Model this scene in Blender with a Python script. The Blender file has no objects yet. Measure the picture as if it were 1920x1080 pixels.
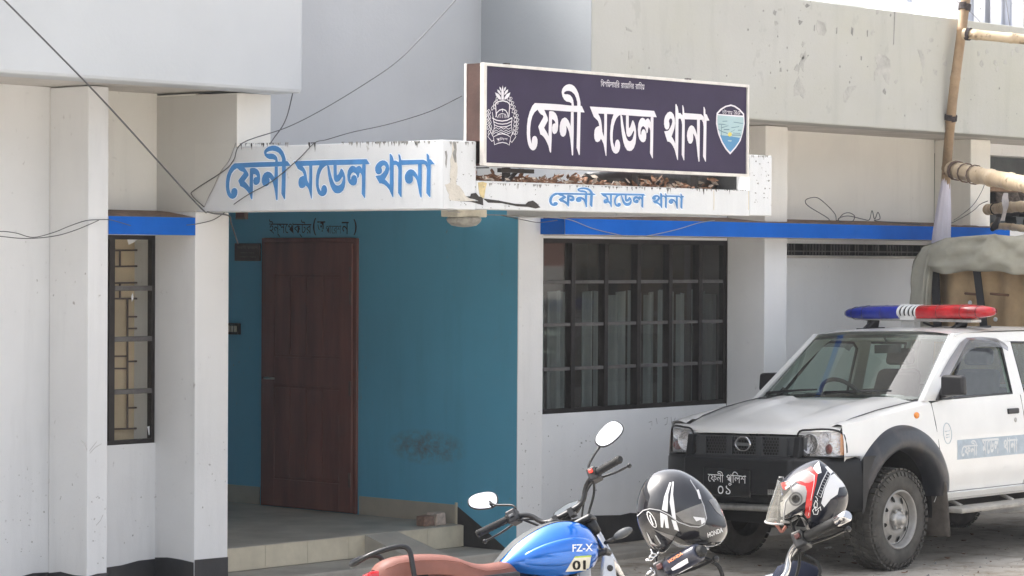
import bpy, bmesh, math, random
from mathutils import Vector, Matrix
from mathutils.bvhtree import BVHTree
from mathutils.geometry import tessellate_polygon
R = math.radians
S = bpy.context.scene
COL = S.collection
random.seed(7)

# ------------------------------------------------------------------ camera
FPX = 5042.4
YAW, PITCH, ROLL = R(47.68244), R(0.63870557), R(-0.31378524)
CAM = Vector((0, 0, 2.2))
_fw = Vector((math.sin(YAW)*math.cos(PITCH), math.cos(YAW)*math.cos(PITCH), -math.sin(PITCH)))
_r = Vector((math.cos(YAW), -math.sin(YAW), 0)); _d = _fw.cross(_r)
_c, _s = math.cos(ROLL), math.sin(ROLL)
CR = _c*_r + _s*_d; CD = -_s*_r + _c*_d; CF = _fw
cd = bpy.data.cameras.new('camera'); co = bpy.data.objects.new('camera', cd); COL.objects.link(co)
cd.sensor_width = 36; cd.lens = FPX/1920*36; cd.clip_start = 0.1; cd.clip_end = 3000
co.matrix_world = Matrix(((CR.x, -CD.x, -CF.x, CAM.x), (CR.y, -CD.y, -CF.y, CAM.y), (CR.z, -CD.z, -CF.z, CAM.z), (0, 0, 0, 1)))
S.camera = co

# ------------------------------------------------------------------ world, sun, exposure
SUNV = Vector((-0.2, 0.6, 0.7)).normalized()
w = bpy.data.worlds.new('World'); S.world = w; w.use_nodes = True
wn = w.node_tree; bgn = wn.nodes['Background']
sky = wn.nodes.new('ShaderNodeTexSky'); sky.sky_type = 'NISHITA'; sky.sun_disc = False
sky.sun_elevation = math.asin(SUNV.z); sky.sun_rotation = math.atan2(SUNV.x, SUNV.y)
sky.air_density = 1.0; sky.dust_density = 8.0; sky.ozone_density = 1.0
hsv = wn.nodes.new('ShaderNodeHueSaturation'); hsv.inputs['Saturation'].default_value = 0.38
wn.links.new(sky.outputs[0], hsv.inputs['Color']); wn.links.new(hsv.outputs[0], bgn.inputs['Color'])
bgn.inputs['Strength'].default_value = 0.15
sl = bpy.data.lights.new('sun', 'SUN'); so = bpy.data.objects.new('sun', sl); COL.objects.link(so)
sl.energy = 1.5; sl.angle = R(25); sl.color = (1.0, 0.975, 0.94)
so.rotation_euler = SUNV.to_track_quat('Z', 'Y').to_euler(); so.location = (10, -10, 30)
S.view_settings.view_transform = 'Standard'; S.view_settings.look = 'None'
S.view_settings.exposure = 1.86; S.view_settings.gamma = 1.0
S.cycles.max_bounces = 8; S.cycles.transparent_max_bounces = 12

# ------------------------------------------------------------------ helpers
def ray(x, y): return CR*((x-960)/FPX) + CD*((y-540)/FPX) + CF
def un(x, y, ax, v):
    """point of the plane <axis>=v that is seen at photo pixel (x, y)"""
    i = 'XYZ'.index(ax); r = ray(x, y); return CAM + r*((v-CAM[i])/r[i])
def dist(x, y, d): return CAM + ray(x, y)*d

def tag(o, label, cat=None, group=None, kind=None):
    if label: o['label'] = label
    if cat: o['category'] = cat
    if group: o['group'] = group
    if kind: o['kind'] = kind
    return o
def thing(name, loc, label, cat, group=None):
    o = bpy.data.objects.new(name, None); COL.objects.link(o); o.location = loc
    o.empty_display_size = 0.2
    return tag(o, label, cat, group)
def wloc(o):
    v = Vector((0, 0, 0))
    while o is not None: v += o.location; o = o.parent
    return v

class MB:
    def __init__(s): s.v = []; s.f = []; s.m = []; s.sm = []
    def add(s, vs, fs, mi=0, smooth=False):
        b = len(s.v); s.v += [Vector(p) for p in vs]
        for f in fs: s.f.append([b+i for i in f]); s.m.append(mi); s.sm.append(smooth)
        return s
    def box(s, x0, x1, y0, y1, z0, z1, mi=0):
        return s.add([(x0,y0,z0),(x1,y0,z0),(x1,y1,z0),(x0,y1,z0),(x0,y0,z1),(x1,y0,z1),(x1,y1,z1),(x0,y1,z1)],
                     [(0,3,2,1),(4,5,6,7),(0,1,5,4),(1,2,6,5),(2,3,7,6),(3,0,4,7)], mi)
    def hexa(s, p, mi=0, smooth=False):
        return s.add(p, [(0,3,2,1),(4,5,6,7),(0,1,5,4),(1,2,6,5),(2,3,7,6),(3,0,4,7)], mi, smooth)
    def bar(s, a, b, wd, th, up=(0,0,1), mi=0):
        a, b = Vector(a), Vector(b); t = (b-a).normalized(); u = Vector(up)
        sd = t.cross(u).normalized()*wd/2; u2 = sd.cross(t).normalized()*th/2
        return s.hexa([a-sd-u2, a+sd-u2, a+sd+u2, a-sd+u2, b-sd-u2, b+sd-u2, b+sd+u2, b-sd+u2], mi)
    def tube(s, pts, r, n=8, mi=0, caps=True, smooth=True, flat=1.0, up=None):
        pts = [Vector(p) for p in pts]; k = len(pts)
        rr = r if isinstance(r, (list, tuple)) else [r]*k
        t0 = (pts[1]-pts[0]).normalized()
        u = Vector(up) if up else (Vector((0,0,1)) if abs(t0.z) < .9 else Vector((1,0,0)))
        u = (u - t0*u.dot(t0)).normalized(); vs = []
        for i, p in enumerate(pts):
            t = (pts[min(i+1, k-1)] - pts[max(i-1, 0)]).normalized()
            u = (u - t*u.dot(t)).normalized(); w_ = t.cross(u)
            for j in range(n):
                a = 2*math.pi*j/n; vs.append(p + (u*math.cos(a)*flat + w_*math.sin(a))*rr[i])
        fs = [(i*n+j, i*n+(j+1) % n, (i+1)*n+(j+1) % n, (i+1)*n+j) for i in range(k-1) for j in range(n)]
        s.add(vs, fs, mi, smooth)
        if caps:
            s.add(vs[:n], [tuple(range(n))[::-1]], mi); s.add(vs[-n:], [tuple(range(n))], mi)
        return s
    def lathe(s, o, ax, prof, n=32, mi=0, smooth=True, ref=None):
        o = Vector(o); ax = Vector(ax).normalized()
        u = Vector(ref) if ref else (Vector((0,0,1)) if abs(ax.z) < .9 else Vector((1,0,0)))
        u = (u-ax*u.dot(ax)).normalized(); w_ = ax.cross(u); vs = []
        for a, r in prof:
            for j in range(n):
                t = 2*math.pi*j/n; vs.append(o + ax*a + (u*math.cos(t)+w_*math.sin(t))*r)
        k = len(prof)
        return s.add(vs, [(i*n+j, i*n+(j+1) % n, (i+1)*n+(j+1) % n, (i+1)*n+j) for i in range(k-1) for j in range(n)], mi, smooth)
    def prism(s, poly, d, mi=0, back=True):
        poly = [Vector(p) for p in poly]; d = Vector(d); n = len(poly)
        fs = [(i, (i+1) % n, n+(i+1) % n, n+i) for i in range(n)]
        vs = poly + [p+d for p in poly]
        s.add(vs, fs, mi); s.add(poly, [tuple(range(n))], mi)
        if back: s.add([p+d for p in poly], [tuple(range(n))[::-1]], mi)
        return s
    def grid(s, rows, mi=0, smooth=True, close=False, skip=None):
        m = len(rows[0]); vs = [p for r in rows for p in r]; fs = []
        for i in range(len(rows)-1):
            for j in range(m if close else m-1):
                f = (i*m+j, i*m+(j+1) % m, (i+1)*m+(j+1) % m, (i+1)*m+j)
                if skip and skip((Vector(vs[f[0]])+Vector(vs[f[2]]))/2): continue
                fs.append(f)
        return s.add(vs, fs, mi, smooth)
    def sphere(s, c, rx, ry, rz, n=16, mi=0):
        c = Vector(c); rows = []
        for i in range(n//2+1):
            t = math.pi*i/(n//2)
            rows.append([c+Vector((rx*math.sin(t)*math.cos(2*math.pi*j/n), ry*math.sin(t)*math.sin(2*math.pi*j/n), rz*math.cos(t))) for j in range(n)])
        return s.grid(rows, mi, True, True)
    def xf(s, M, start=0):
        for i in range(start, len(s.v)): s.v[i] = M @ s.v[i]
        return s
    def build(s, name, mats, parent=None, bevel=0, seg=2, weld=True, recalc=True, label=None):
        me = bpy.data.meshes.new(name); off = wloc(parent) if parent else Vector((0,0,0))
        me.from_pydata([p-off for p in s.v], [], s.f)
        for m in (mats if isinstance(mats, (list, tuple)) else [mats]): me.materials.append(m)
        me.polygons.foreach_set('material_index', s.m); me.polygons.foreach_set('use_smooth', s.sm)
        bm = bmesh.new(); bm.from_mesh(me)
        if weld: bmesh.ops.remove_doubles(bm, verts=bm.verts, dist=1e-5)
        if recalc: bmesh.ops.recalc_face_normals(bm, faces=bm.faces)
        bm.to_mesh(me); bm.free(); me.update()
        o = bpy.data.objects.new(name, me); COL.objects.link(o)
        if parent: o.parent = parent
        if bevel:
            b = o.modifiers.new('bevel', 'BEVEL'); b.width = bevel; b.segments = seg; b.limit_method = 'ANGLE'; b.angle_limit = R(40)
        if label: o['label'] = label
        return o

# ------------------------------------------------------------------ materials
class NT:
    def __init__(s, name):
        s.m = bpy.data.materials.new(name); s.m.use_nodes = True; s.t = s.m.node_tree; s.n = s.t.nodes
        s.p = s.n['Principled BSDF']; s.tc = s.n.new('ShaderNodeTexCoord')
    def link(s, a, b): s.t.links.new(a, b)
    def coord(s, scale=(1,1,1)):
        g = s.n.new('ShaderNodeMapping'); g.inputs['Scale'].default_value = scale
        geo = s.n.new('ShaderNodeNewGeometry')
        s.link(geo.outputs['Position'], g.inputs['Vector']); return g.outputs[0]
    def noise(s, scale, vec=(1,1,1), detail=4, rough=.55, lo=None, hi=None, out=(0,1)):
        n = s.n.new('ShaderNodeTexNoise'); n.inputs['Scale'].default_value = scale; n.inputs['Detail'].default_value = detail
        n.inputs['Roughness'].default_value = rough; s.link(s.coord(vec), n.inputs['Vector'])
        return n.outputs['Fac'] if lo is None else s.mr(n.outputs['Fac'], lo, hi, *out)
    def voro(s, scale, vec=(1,1,1), lo=0, hi=1, out=(0,1)):
        n = s.n.new('ShaderNodeTexVoronoi'); n.inputs['Scale'].default_value = scale; s.link(s.coord(vec), n.inputs['Vector'])
        return s.mr(n.outputs['Distance'], lo, hi, *out)
    def mr(s, sock, lo, hi, a=0, b=1):
        r = s.n.new('ShaderNodeMapRange'); r.inputs[1].default_value = lo; r.inputs[2].default_value = hi
        r.inputs[3].default_value = a; r.inputs[4].default_value = b; s.link(sock, r.inputs[0]); return r.outputs[0]
    def mul(s, a, b, op='MULTIPLY'):
        m = s.n.new('ShaderNodeMath'); m.operation = op; m.use_clamp = True
        for i, q in enumerate((a, b)):
            if isinstance(q, (int, float)): m.inputs[i].default_value = q
            else: s.link(q, m.inputs[i])
        return m.outputs[0]
    def mix(s, fac, a, b):
        m = s.n.new('ShaderNodeMix'); m.data_type = 'RGBA'
        if isinstance(fac, (int, float)): m.inputs[0].default_value = fac
        else: s.link(fac, m.inputs[0])
        for i, q in ((6, a), (7, b)):
            if isinstance(q, tuple): m.inputs[i].default_value = (*q, 1)
            else: s.link(q, m.inputs[i])
        return m.outputs[2]
    def zpos(s):
        x = s.n.new('ShaderNodeSeparateXYZ'); geo = s.n.new('ShaderNodeNewGeometry'); s.link(geo.outputs['Position'], x.inputs[0]); return x.outputs
    def color(s, c):
        if isinstance(c, tuple): s.p.inputs['Base Color'].default_value = (*c, 1)
        else: s.link(c, s.p.inputs['Base Color'])
        return s
    def set(s, **k):
        for a, b in k.items():
            i = s.p.inputs[a.replace('_', ' ')]
            if isinstance(b, (int, float)): i.default_value = b
            else: s.link(b, i)
        return s
    def bump(s, sock, strength=.2, dist=.01):
        b = s.n.new('ShaderNodeBump'); b.inputs['Strength'].default_value = strength; b.inputs['Distance'].default_value = dist
        s.link(sock, b.inputs['Height']); s.link(b.outputs[0], s.p.inputs['Normal']); return s

def paint(name, c, rough=.5, metal=0, var=.12, scale=6, bump=0, bscale=60, coat=0, dirt=0, dirtcol=(.2,.17,.13), vec=(1,1,1), spec=None):
    t = NT(name); d = tuple(x*(1-var) for x in c); l = tuple(min(1, x*(1+var)) for x in c)
    col = t.mix(t.noise(scale, vec, 5, .6, .3, .7), d, l)
    if dirt: col = t.mix(t.mul(t.noise(scale*.6, (1,1,.6), 7, .7, .48, .78), dirt), col, dirtcol)
    t.color(col).set(Roughness=rough, Metallic=metal)
    if coat: t.set(Coat_Weight=coat, Coat_Roughness=.05)
    if spec is not None: t.set(Specular_IOR_Level=spec)
    if bump: t.bump(t.noise(bscale, vec, 4), bump, .01)
    return t.m

def glass(name, tint=(.9,.95,.93), refl=1.0, rough=0.0, dirt=0.0, fac=1.6):
    m = bpy.data.materials.new(name); m.use_nodes = True; t = m.node_tree; n = t.nodes
    n.remove(n['Principled BSDF']); out = n['Material Output']
    tr = n.new('ShaderNodeBsdfTransparent'); tr.inputs[0].default_value = (*tint, 1)
    gl = n.new('ShaderNodeBsdfGlossy'); gl.inputs['Roughness'].default_value = rough; gl.inputs[0].default_value = (refl, refl, refl, 1)
    ge0 = n.new('ShaderNodeNewGeometry'); dt = n.new('ShaderNodeVectorMath'); dt.operation = 'DOT_PRODUCT'
    t.links.new(ge0.outputs['Incoming'], dt.inputs[0]); t.links.new(ge0.outputs['Normal'], dt.inputs[1])
    def mth(op, a, b=None, c=None):
        m_ = n.new('ShaderNodeMath'); m_.operation = op
        for i_, q in enumerate((a, b, c)):
            if q is None: continue
            if isinstance(q, (int, float)): m_.inputs[i_].default_value = q
            else: t.links.new(q, m_.inputs[i_])
        return m_.outputs[0]
    p5 = mth('POWER', mth('SUBTRACT', 1.0, mth('ABSOLUTE', dt.outputs['Value'])), 5.0)
    ml = n.new('ShaderNodeMath'); ml.operation = 'MULTIPLY'; ml.use_clamp = True; ml.inputs[1].default_value = fac
    t.links.new(mth('MULTIPLY_ADD', p5, .955, .045), ml.inputs[0])
    mx = n.new('ShaderNodeMixShader'); t.links.new(ml.outputs[0], mx.inputs[0]); t.links.new(tr.outputs[0], mx.inputs[1]); t.links.new(gl.outputs[0], mx.inputs[2])
    last = mx.outputs[0]
    if dirt:
        df = n.new('ShaderNodeBsdfDiffuse'); df.inputs[0].default_value = (.55,.53,.48,1)
        nz = n.new('ShaderNodeTexNoise'); nz.inputs['Scale'].default_value = 5; nz.inputs['Detail'].default_value = 6
        ge = n.new('ShaderNodeNewGeometry'); t.links.new(ge.outputs['Position'], nz.inputs['Vector'])
        mr = n.new('ShaderNodeMapRange'); mr.inputs[1].default_value = .3; mr.inputs[2].default_value = .8; mr.inputs[3].default_value = dirt*.4; mr.inputs[4].default_value = dirt*1.6
        t.links.new(nz.outputs['Fac'], mr.inputs[0])
        m2 = n.new('ShaderNodeMixShader'); t.links.new(mr.outputs[0], m2.inputs[0]); t.links.new(last, m2.inputs[1]); t.links.new(df.outputs[0], m2.inputs[2]); last = m2.outputs[0]
    t.links.new(last, out.inputs[0]); return m

def wall_mat(name, c, streak=.25, spots=.5, peel=0.0, patch=(.55,.54,.5), warm=None):
    t = NT(name)
    col = t.mix(t.noise(.9, (1,1,1), 5, .6, .3, .72), tuple(x*.93 for x in c), tuple(min(1, x*1.04) for x in c))
    if warm: col = t.mix(t.noise(.7, (1,1,1.4), 6, .6, .4, .7), col, warm)
    pt = t.mul(t.noise(1.3, (1,1,1), 2, .4, .54, .57), .10)
    col = t.mix(pt, col, tuple(min(.9, x*1.10) for x in c))
    st = t.mul(t.noise(5, (1,1,.12), 5, .65, .52, .8), streak)
    col = t.mix(st, col, tuple(x*.62 for x in c))
    sp = t.mul(t.mul(t.noise(26, (1,1,.8), 3, .6, .66, .74), t.noise(1.7, (1,1,1), 3, .5, .45, .65)), spots)
    col = t.mix(sp, col, (.22,.2,.17))
    if peel:
        pm = t.mul(t.noise(3.4, (1,1,.75), 8, .68, .60, .63), peel)
        col = t.mix(pm, col, patch)
    t.color(col).set(Roughness=.78, Specular_IOR_Level=.25)
    t.bump(t.noise(38, (1,1,1), 6, .65), .22, .006)
    return t.m

MAT = {}
MAT['scuff'] = paint('grey_scuff', (.47,.46,.44), .9, 0, .2, 30)
MAT['wall_lightened'] = wall_mat('white_wall_paint_lightened', (.89,.89,.885), .14, .4)  # same white paint, lightened to make up for the shade behind the pickup
MAT['wall'] = wall_mat('white_wall_paint', (.77,.77,.765), .30, .8)
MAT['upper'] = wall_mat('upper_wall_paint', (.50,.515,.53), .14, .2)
MAT['underwall'] = wall_mat('cream_wall_paint', (.86,.835,.775), .26, .4)
MAT['parapet'] = wall_mat('weathered_parapet_paint', (.485,.482,.45), .3, .8, .35, (.36,.355,.33), (.455,.45,.39))
MAT['parapet2'] = wall_mat('fresh_parapet_paint', (.555,.575,.59), .06, .12)
MAT['canopy'] = wall_mat('canopy_white_paint', (.68,.69,.695), .3, .6)
def teal_mat():
    m = wall_mat('teal_wall_paint', (.125,.42,.605), .3, .9); t = NT.__new__(NT); t.m = m; t.t = m.node_tree; t.n = t.t.nodes; t.p = t.n['Principled BSDF']
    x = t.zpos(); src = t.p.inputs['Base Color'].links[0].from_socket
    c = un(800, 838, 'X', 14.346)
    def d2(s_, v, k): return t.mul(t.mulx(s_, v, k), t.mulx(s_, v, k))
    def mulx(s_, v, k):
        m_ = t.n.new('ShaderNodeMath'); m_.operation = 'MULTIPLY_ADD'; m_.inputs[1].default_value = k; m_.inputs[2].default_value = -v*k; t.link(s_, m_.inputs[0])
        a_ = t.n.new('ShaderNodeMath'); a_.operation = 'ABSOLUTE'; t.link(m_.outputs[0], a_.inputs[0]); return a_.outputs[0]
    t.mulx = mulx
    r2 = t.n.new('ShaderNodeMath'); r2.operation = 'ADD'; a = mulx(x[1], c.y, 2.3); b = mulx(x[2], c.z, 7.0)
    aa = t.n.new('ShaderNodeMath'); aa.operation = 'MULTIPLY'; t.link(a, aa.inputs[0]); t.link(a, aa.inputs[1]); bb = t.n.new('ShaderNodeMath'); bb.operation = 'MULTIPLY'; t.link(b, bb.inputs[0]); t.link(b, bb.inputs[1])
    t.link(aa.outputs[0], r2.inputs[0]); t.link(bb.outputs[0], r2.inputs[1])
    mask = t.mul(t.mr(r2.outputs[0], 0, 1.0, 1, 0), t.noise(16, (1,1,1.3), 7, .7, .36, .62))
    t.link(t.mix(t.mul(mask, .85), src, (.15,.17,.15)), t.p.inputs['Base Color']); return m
MAT['teal'] = teal_mat()
MAT['soffit'] = paint('soffit_plaster', (.60,.57,.53), .85, 0, .12, 3, .2, 30, dirt=.4)
MAT['plaster'] = paint('bare_plaster', (.42,.41,.38), .9, 0, .2, 9, .4, 50)
MAT['plaster_pale'] = paint('pale_bare_plaster', (.60,.56,.49), .9, 0, .15, 12, .4, 50)
MAT['mould'] = paint('black_mould', (.05,.045,.042), .95, 0, .3, 30)
MAT['mould_grey'] = paint('grey_mould', (.27,.265,.25), .95, 0, .3, 30)
MAT['yellowstain'] = paint('yellow_damp_stain', (.62,.50,.27), .9, 0, .2, 20)
MAT['base'] = paint('black_base_paint', (.028,.029,.033), .55, 0, .3, 5, .15, 40, dirt=.5, dirtcol=(.09,.08,.07))
MAT['blueband'] = paint('blue_band_paint', (.006,.118,.52), .7, 0, .1, 3, .15, 30, dirt=.2, dirtcol=(.03,.14,.40), spec=.05)
MAT['rustledge'] = paint('rusty_ledge_dirt', (.20,.135,.10), .95, 0, .4, 14, .5, 60)
MAT['tile'] = paint('cream_tile', (.60,.545,.42), .35, 0, .1, 6, .05, 20, dirt=.35, dirtcol=(.25,.21,.15))
MAT['dado'] = paint('grey_dado_tile', (.42,.38,.31), .35, 0, .12, 4, .05, 20)
MAT['porchfloor'] = paint('cement_floor', (.42,.39,.34), .6, 0, .2, 3, .2, 30, dirt=.3)
MAT['grout'] = paint('grout', (.25,.21,.15), .9)
MAT['doorwood'] = paint('brown_door_paint', (.185,.068,.052), .42, 0, .25, 8, .1, 30, vec=(1,1,.15))
MAT['iron'] = paint('dark_window_iron', (.022,.018,.017), .5, .3, .35, 12, .2, 40)
MAT['irongrey'] = paint('grey_window_iron', (.12,.112,.108), .55, .2, .3, 12, .2, 40)
MAT['dark'] = paint('dark_interior', (.02,.02,.021), .9)
MAT['room'] = paint('room_wall', (.10,.07,.062), .9, 0, .3, 2)
MAT['curtain'] = paint('grey_curtain', (.46,.48,.48), .9, 0, .2, 7, vec=(3,3,.2))
MAT['winglass'] = glass('window_glass', (.62,.66,.64), 1.0, 0.0, .06, .9)
MAT['clearglass'] = glass('clear_window_glass', (.92,.93,.91), 1.0, 0.0, .03, .6)
MAT['tan'] = paint('tan_board', (.66,.52,.34), .8, 0, .15, 3)
MAT['brownbar'] = paint('brown_grille_paint', (.07,.035,.025), .6)
MAT['greyblue'] = paint('grey_blue_board', (.20,.24,.26), .7)
MAT['leaves'] = paint('dry_leaves', (.16,.085,.05), .9, 0, .6, 40)
MAT['leaves2'] = paint('pale_dry_leaves', (.34,.29,.24), .9, 0, .4, 40)
MAT['bluetext'] = paint('blue_sign_paint', (.060,.225,.50), .5, 0, .15, 9)
MAT['halo'] = paint('white_halo_paint', (.80,.86,.92), .6, 0, .05)
MAT['blacktext'] = paint('black_sign_paint', (.018,.02,.024), .6, 0, .3, 20)
MAT['cable'] = paint('grey_cable', (.085,.085,.088), .5, 0, .2, 5)
MAT['cablepale'] = paint('pale_cable', (.33,.31,.29), .6, 0, .2, 5)
MAT['chrome'] = paint('chrome', (.52,.52,.53), .16, 1, .06, 20)
MAT['mirror'] = paint('mirror_glass', (.95,.95,.96), .02, 1, 0)
MAT['blackplastic'] = paint('black_plastic', (.015,.015,.017), .45, 0, .2, 20, .1, 200)
MAT['rubber'] = paint('rubber', (.016,.016,.016), .8, 0, .3, 20, .2, 150)
MAT['steel'] = paint('silver_steel', (.45,.44,.42), .45, .7, .15, 20, dirt=.4, dirtcol=(.12,.10,.08))
MAT['white'] = paint('white_print', (.80,.80,.80), .4, 0, .04)
MAT['blackgloss'] = paint('black_gloss', (.012,.012,.014), .12, 0, .1, coat=1)

# flat artwork given in photo pixels, laid on a plane with a small real thickness
class Plane:
    """maps photo pixels to a plane; lift = height above it along n"""
    def __init__(s, ax, v, n): s.ax, s.val, s.n = ax, v, Vector(n); s.k = 0
    def p(s, x, y, lift=0.0): return un(x, y, s.ax, s.val) + s.n*lift
def flat_poly(mb, pl, px, lift, mi=0, th=None):
    pts = [pl.p(x, y, lift) for x, y in px]
    mb.prism(pts, -pl.n*(th or min(lift, .0015)), mi, back=False)
def flat_stroke(mb, pl, px, wd, lift, mi=0, closed=False):
    P = [pl.p(x, y, lift) for x, y in px]
    if closed: P.append(P[0])
    rows = []
    for i, p in enumerate(P):
        a = P[max(i-1, 0)]; b = P[min(i+1, len(P)-1)]
        if closed and i in (0, len(P)-1): a, b = P[-2], P[1]
        t = (b-a).normalized(); sd = t.cross(pl.n).normalized()*wd/2
        rows.append([p-sd, p+sd])
    mb.grid(rows, mi, False)

def font_mesh(s, bold=0.0):
    c = bpy.data.curves.new('t', 'FONT'); c.body = s; c.resolution_u = 4; c.offset = bold
    o = bpy.data.objects.new('t', c); COL.objects.link(o)
    dg = bpy.context.evaluated_depsgraph_get(); dg.update()
    m = bpy.data.meshes.new_from_object(o.evaluated_get(dg))
    vs = [v.co.copy() for v in m.vertices]; fs = [tuple(p.vertices) for p in m.polygons]
    bpy.data.objects.remove(o); bpy.data.curves.remove(c); bpy.data.meshes.remove(m)
    return vs, fs
def font_norm(s):
    vs, fs = font_mesh(s, .018 if s.isascii() else 0.0)
    x0, x1 = min(v.x for v in vs), max(v.x for v in vs); y0, y1 = min(v.y for v in vs), max(v.y for v in vs)
    return [((v.x-x0)/(x1-x0), (v.y-y0)/(y1-y0)) for v in vs], fs
def put_text(mb, s, o, u, v, mi=0):
    """text whose box starts at o and spans the vectors u (width) and v (height)"""
    n, fs = font_norm(s); o, u, v = Vector(o), Vector(u), Vector(v)
    mb.add([o+u*a+v*b for a, b in n], fs, mi)
def px_text(mb, s, pl, tl, tr, bl, lift, mi=0):
    a, b, c = pl.p(*tl, lift), pl.p(*tr, lift), pl.p(*bl, lift)
    put_text(mb, s, c, b-a, a-c, mi)
# ------------------------------------------------------------------ ground
def ground_mat():
    t = NT('dusty_concrete_ground')
    c = t.mix(t.noise(.6, (1,1,1), 7, .65, .3, .7), (.41,.37,.315), (.57,.525,.455))
    c = t.mix(t.noise(2.3, (1,1,1), 8, .7, .46, .68), c, (.23,.19,.145))
    c = t.mix(t.mul(t.noise(7, (1,1,1), 6, .7, .58, .68), .7), c, (.13,.105,.08))
    c = t.mix(t.mul(t.noise(11, (1,1,1), 6, .7, .55, .7), .45), c, (.52,.495,.45))
    c = t.mix(t.mr(t.zpos()[1], 9.0, 2.0, 0, 1), c, (.42,.40,.36))
    t.color(c).set(Roughness=.9, Specular_IOR_Level=.2)
    t.bump(t.noise(24, (1,1,1), 8, .7), .5, .012); return t.m
MAT['ground'] = ground_mat()
g = MB(); n = 24
def gpos(i): 
    t = i/n*2-1; return (abs(t)**3)*math.copysign(400, t)
g.grid([[(gpos(i)+15, gpos(j)+11, 0) for i in range(n+1)] for j in range(n+1)])
tag(g.build('ground', MAT['ground']), None, kind='structure')
MAT['apron'] = paint('apron_cement', (.40,.375,.33), .85, 0, .2, 2.5, .4, 40, dirt=.5)
a = MB(); a.box(11.575, 14.338, 13.05, 13.505, -.05, .085); a.box(9.0, 11.28, 12.55, 12.995, -.05, .05)
a.box(14.36, 20.6, 12.62, 12.995, -.05, .045)
tag(a.build('pavement', MAT['apron'], bevel=.012), None, kind='structure')

# ------------------------------------------------------------------ the police station
B = thing('police_station', (14, 13, 0), 'white single storey station building with blue sunshade bands and a porch under a lettered canopy', 'building')
YW, YF = 13.38, 13.0
def part(name, mb, mats, bevel=0, parent=B, **k): return mb.build(name, mats, parent, bevel, **k)
# walls
m = MB(); m.box(3, 10.423, YW, 13.6, 0, 3.246); part('wall', m, MAT['wall'])
m = MB(); WX0, WX1, WZ0, WZ1 = 10.70, 11.284, .995, 2.333
m.box(10.424, WX0, YW, 13.6, 0, 2.44); m.box(WX0, 11.286, YW, 13.6, 0, WZ0); m.box(WX0, 11.286, YW, 13.6, WZ1, 2.44); part('wall', m, MAT['wall'])
m = MB(); m.box(10.424, 11.286, YW, 13.6, 2.441, 3.246); part('wall', m, MAT['underwall'])
m = MB(); VX0, VX1, VZ0, VZ1 = 14.98, 17.279, 1.03, 2.35
m.box(14.618, VX0, YW, 13.6, 0, 3.27); m.box(VX0, 17.282, YW, 13.6, 0, VZ0); m.box(VX0, 17.282, YW, 13.6, VZ1, 3.27); part('wall', m, MAT['wall_lightened'])
m = MB(); m.box(17.582, 20.283, YW, 13.6, 0, 2.236); m.box(17.582, 20.283, YW, 13.6, 2.335, 2.44); part('wall', m, MAT['wall_lightened'])
m = MB(); m.box(17.582, 20.283, YW, 13.6, 2.441, 3.274); part('wall', m, MAT['underwall'])
m = MB(); m.box(20.607, 27, YW, 13.6, 0, 2.50); m.box(20.607, 27, YW, 13.6, 3.17, 3.274); part('wall', m, MAT['wall'])
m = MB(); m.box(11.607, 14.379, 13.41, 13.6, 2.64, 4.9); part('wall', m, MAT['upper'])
MAT['greycoat'] = wall_mat('grey_coat_paint', (.58,.57,.535), .2, .3)
# pilasters
m = MB(); m.box(10.423, 10.58, YF, YW-.001, 0, 3.24); part('pilaster', m, MAT['wall'], .006)
m = MB(); m.box(11.287, 11.571, YF, 16.6, 0, 2.481); part('pilaster', m, MAT['wall'], .006)
m = MB(); m.box(11.287, 11.571, YF, 13.41, 2.482, 3.235); m.box(11.2875, 11.573, 12.61, YF-.001, 2.887, 3.225); part('pilaster', m, MAT['underwall'], .005)
m = MB(); m.add([(11.2845,12.612,2.888),(11.2845,13.405,2.888),(11.2845,13.405,3.224),(11.2845,12.612,3.224)], [(0,1,2,3)]); m.add([(11.2845,13.002,2.484),(11.2845,13.378,2.484),(11.2845,13.378,2.888),(11.2845,13.002,2.888)], [(0,1,2,3)]); part('grey_paint_coat', m, MAT['greycoat'])
m = MB(); m.box(14.346, 14.617, YF, 16.6, 0, 2.57); part('pilaster', m, MAT['wall'], .006)
m = MB(); m.box(14.346, 14.617, YF, 13.41, 2.571, 3.27); part('pilaster', m, MAT['underwall'])
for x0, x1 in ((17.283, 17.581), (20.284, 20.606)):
    m = MB(); m.box(x0, x1, YF, YW-.001, 0, 2.376); part('pilaster', m, MAT['wall_lightened'], .006)
    m = MB(); m.box(x0, x1, YF, YW-.001, 2.50, 3.272); part('pilaster', m, MAT['underwall'], .006)
MAT['greycoat'] = wall_mat('grey_coat_paint', (.60,.59,.55), .2, .3)
MAT['parside'] = wall_mat('grey_side_paint', (.335,.355,.37), .1, .15)
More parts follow.
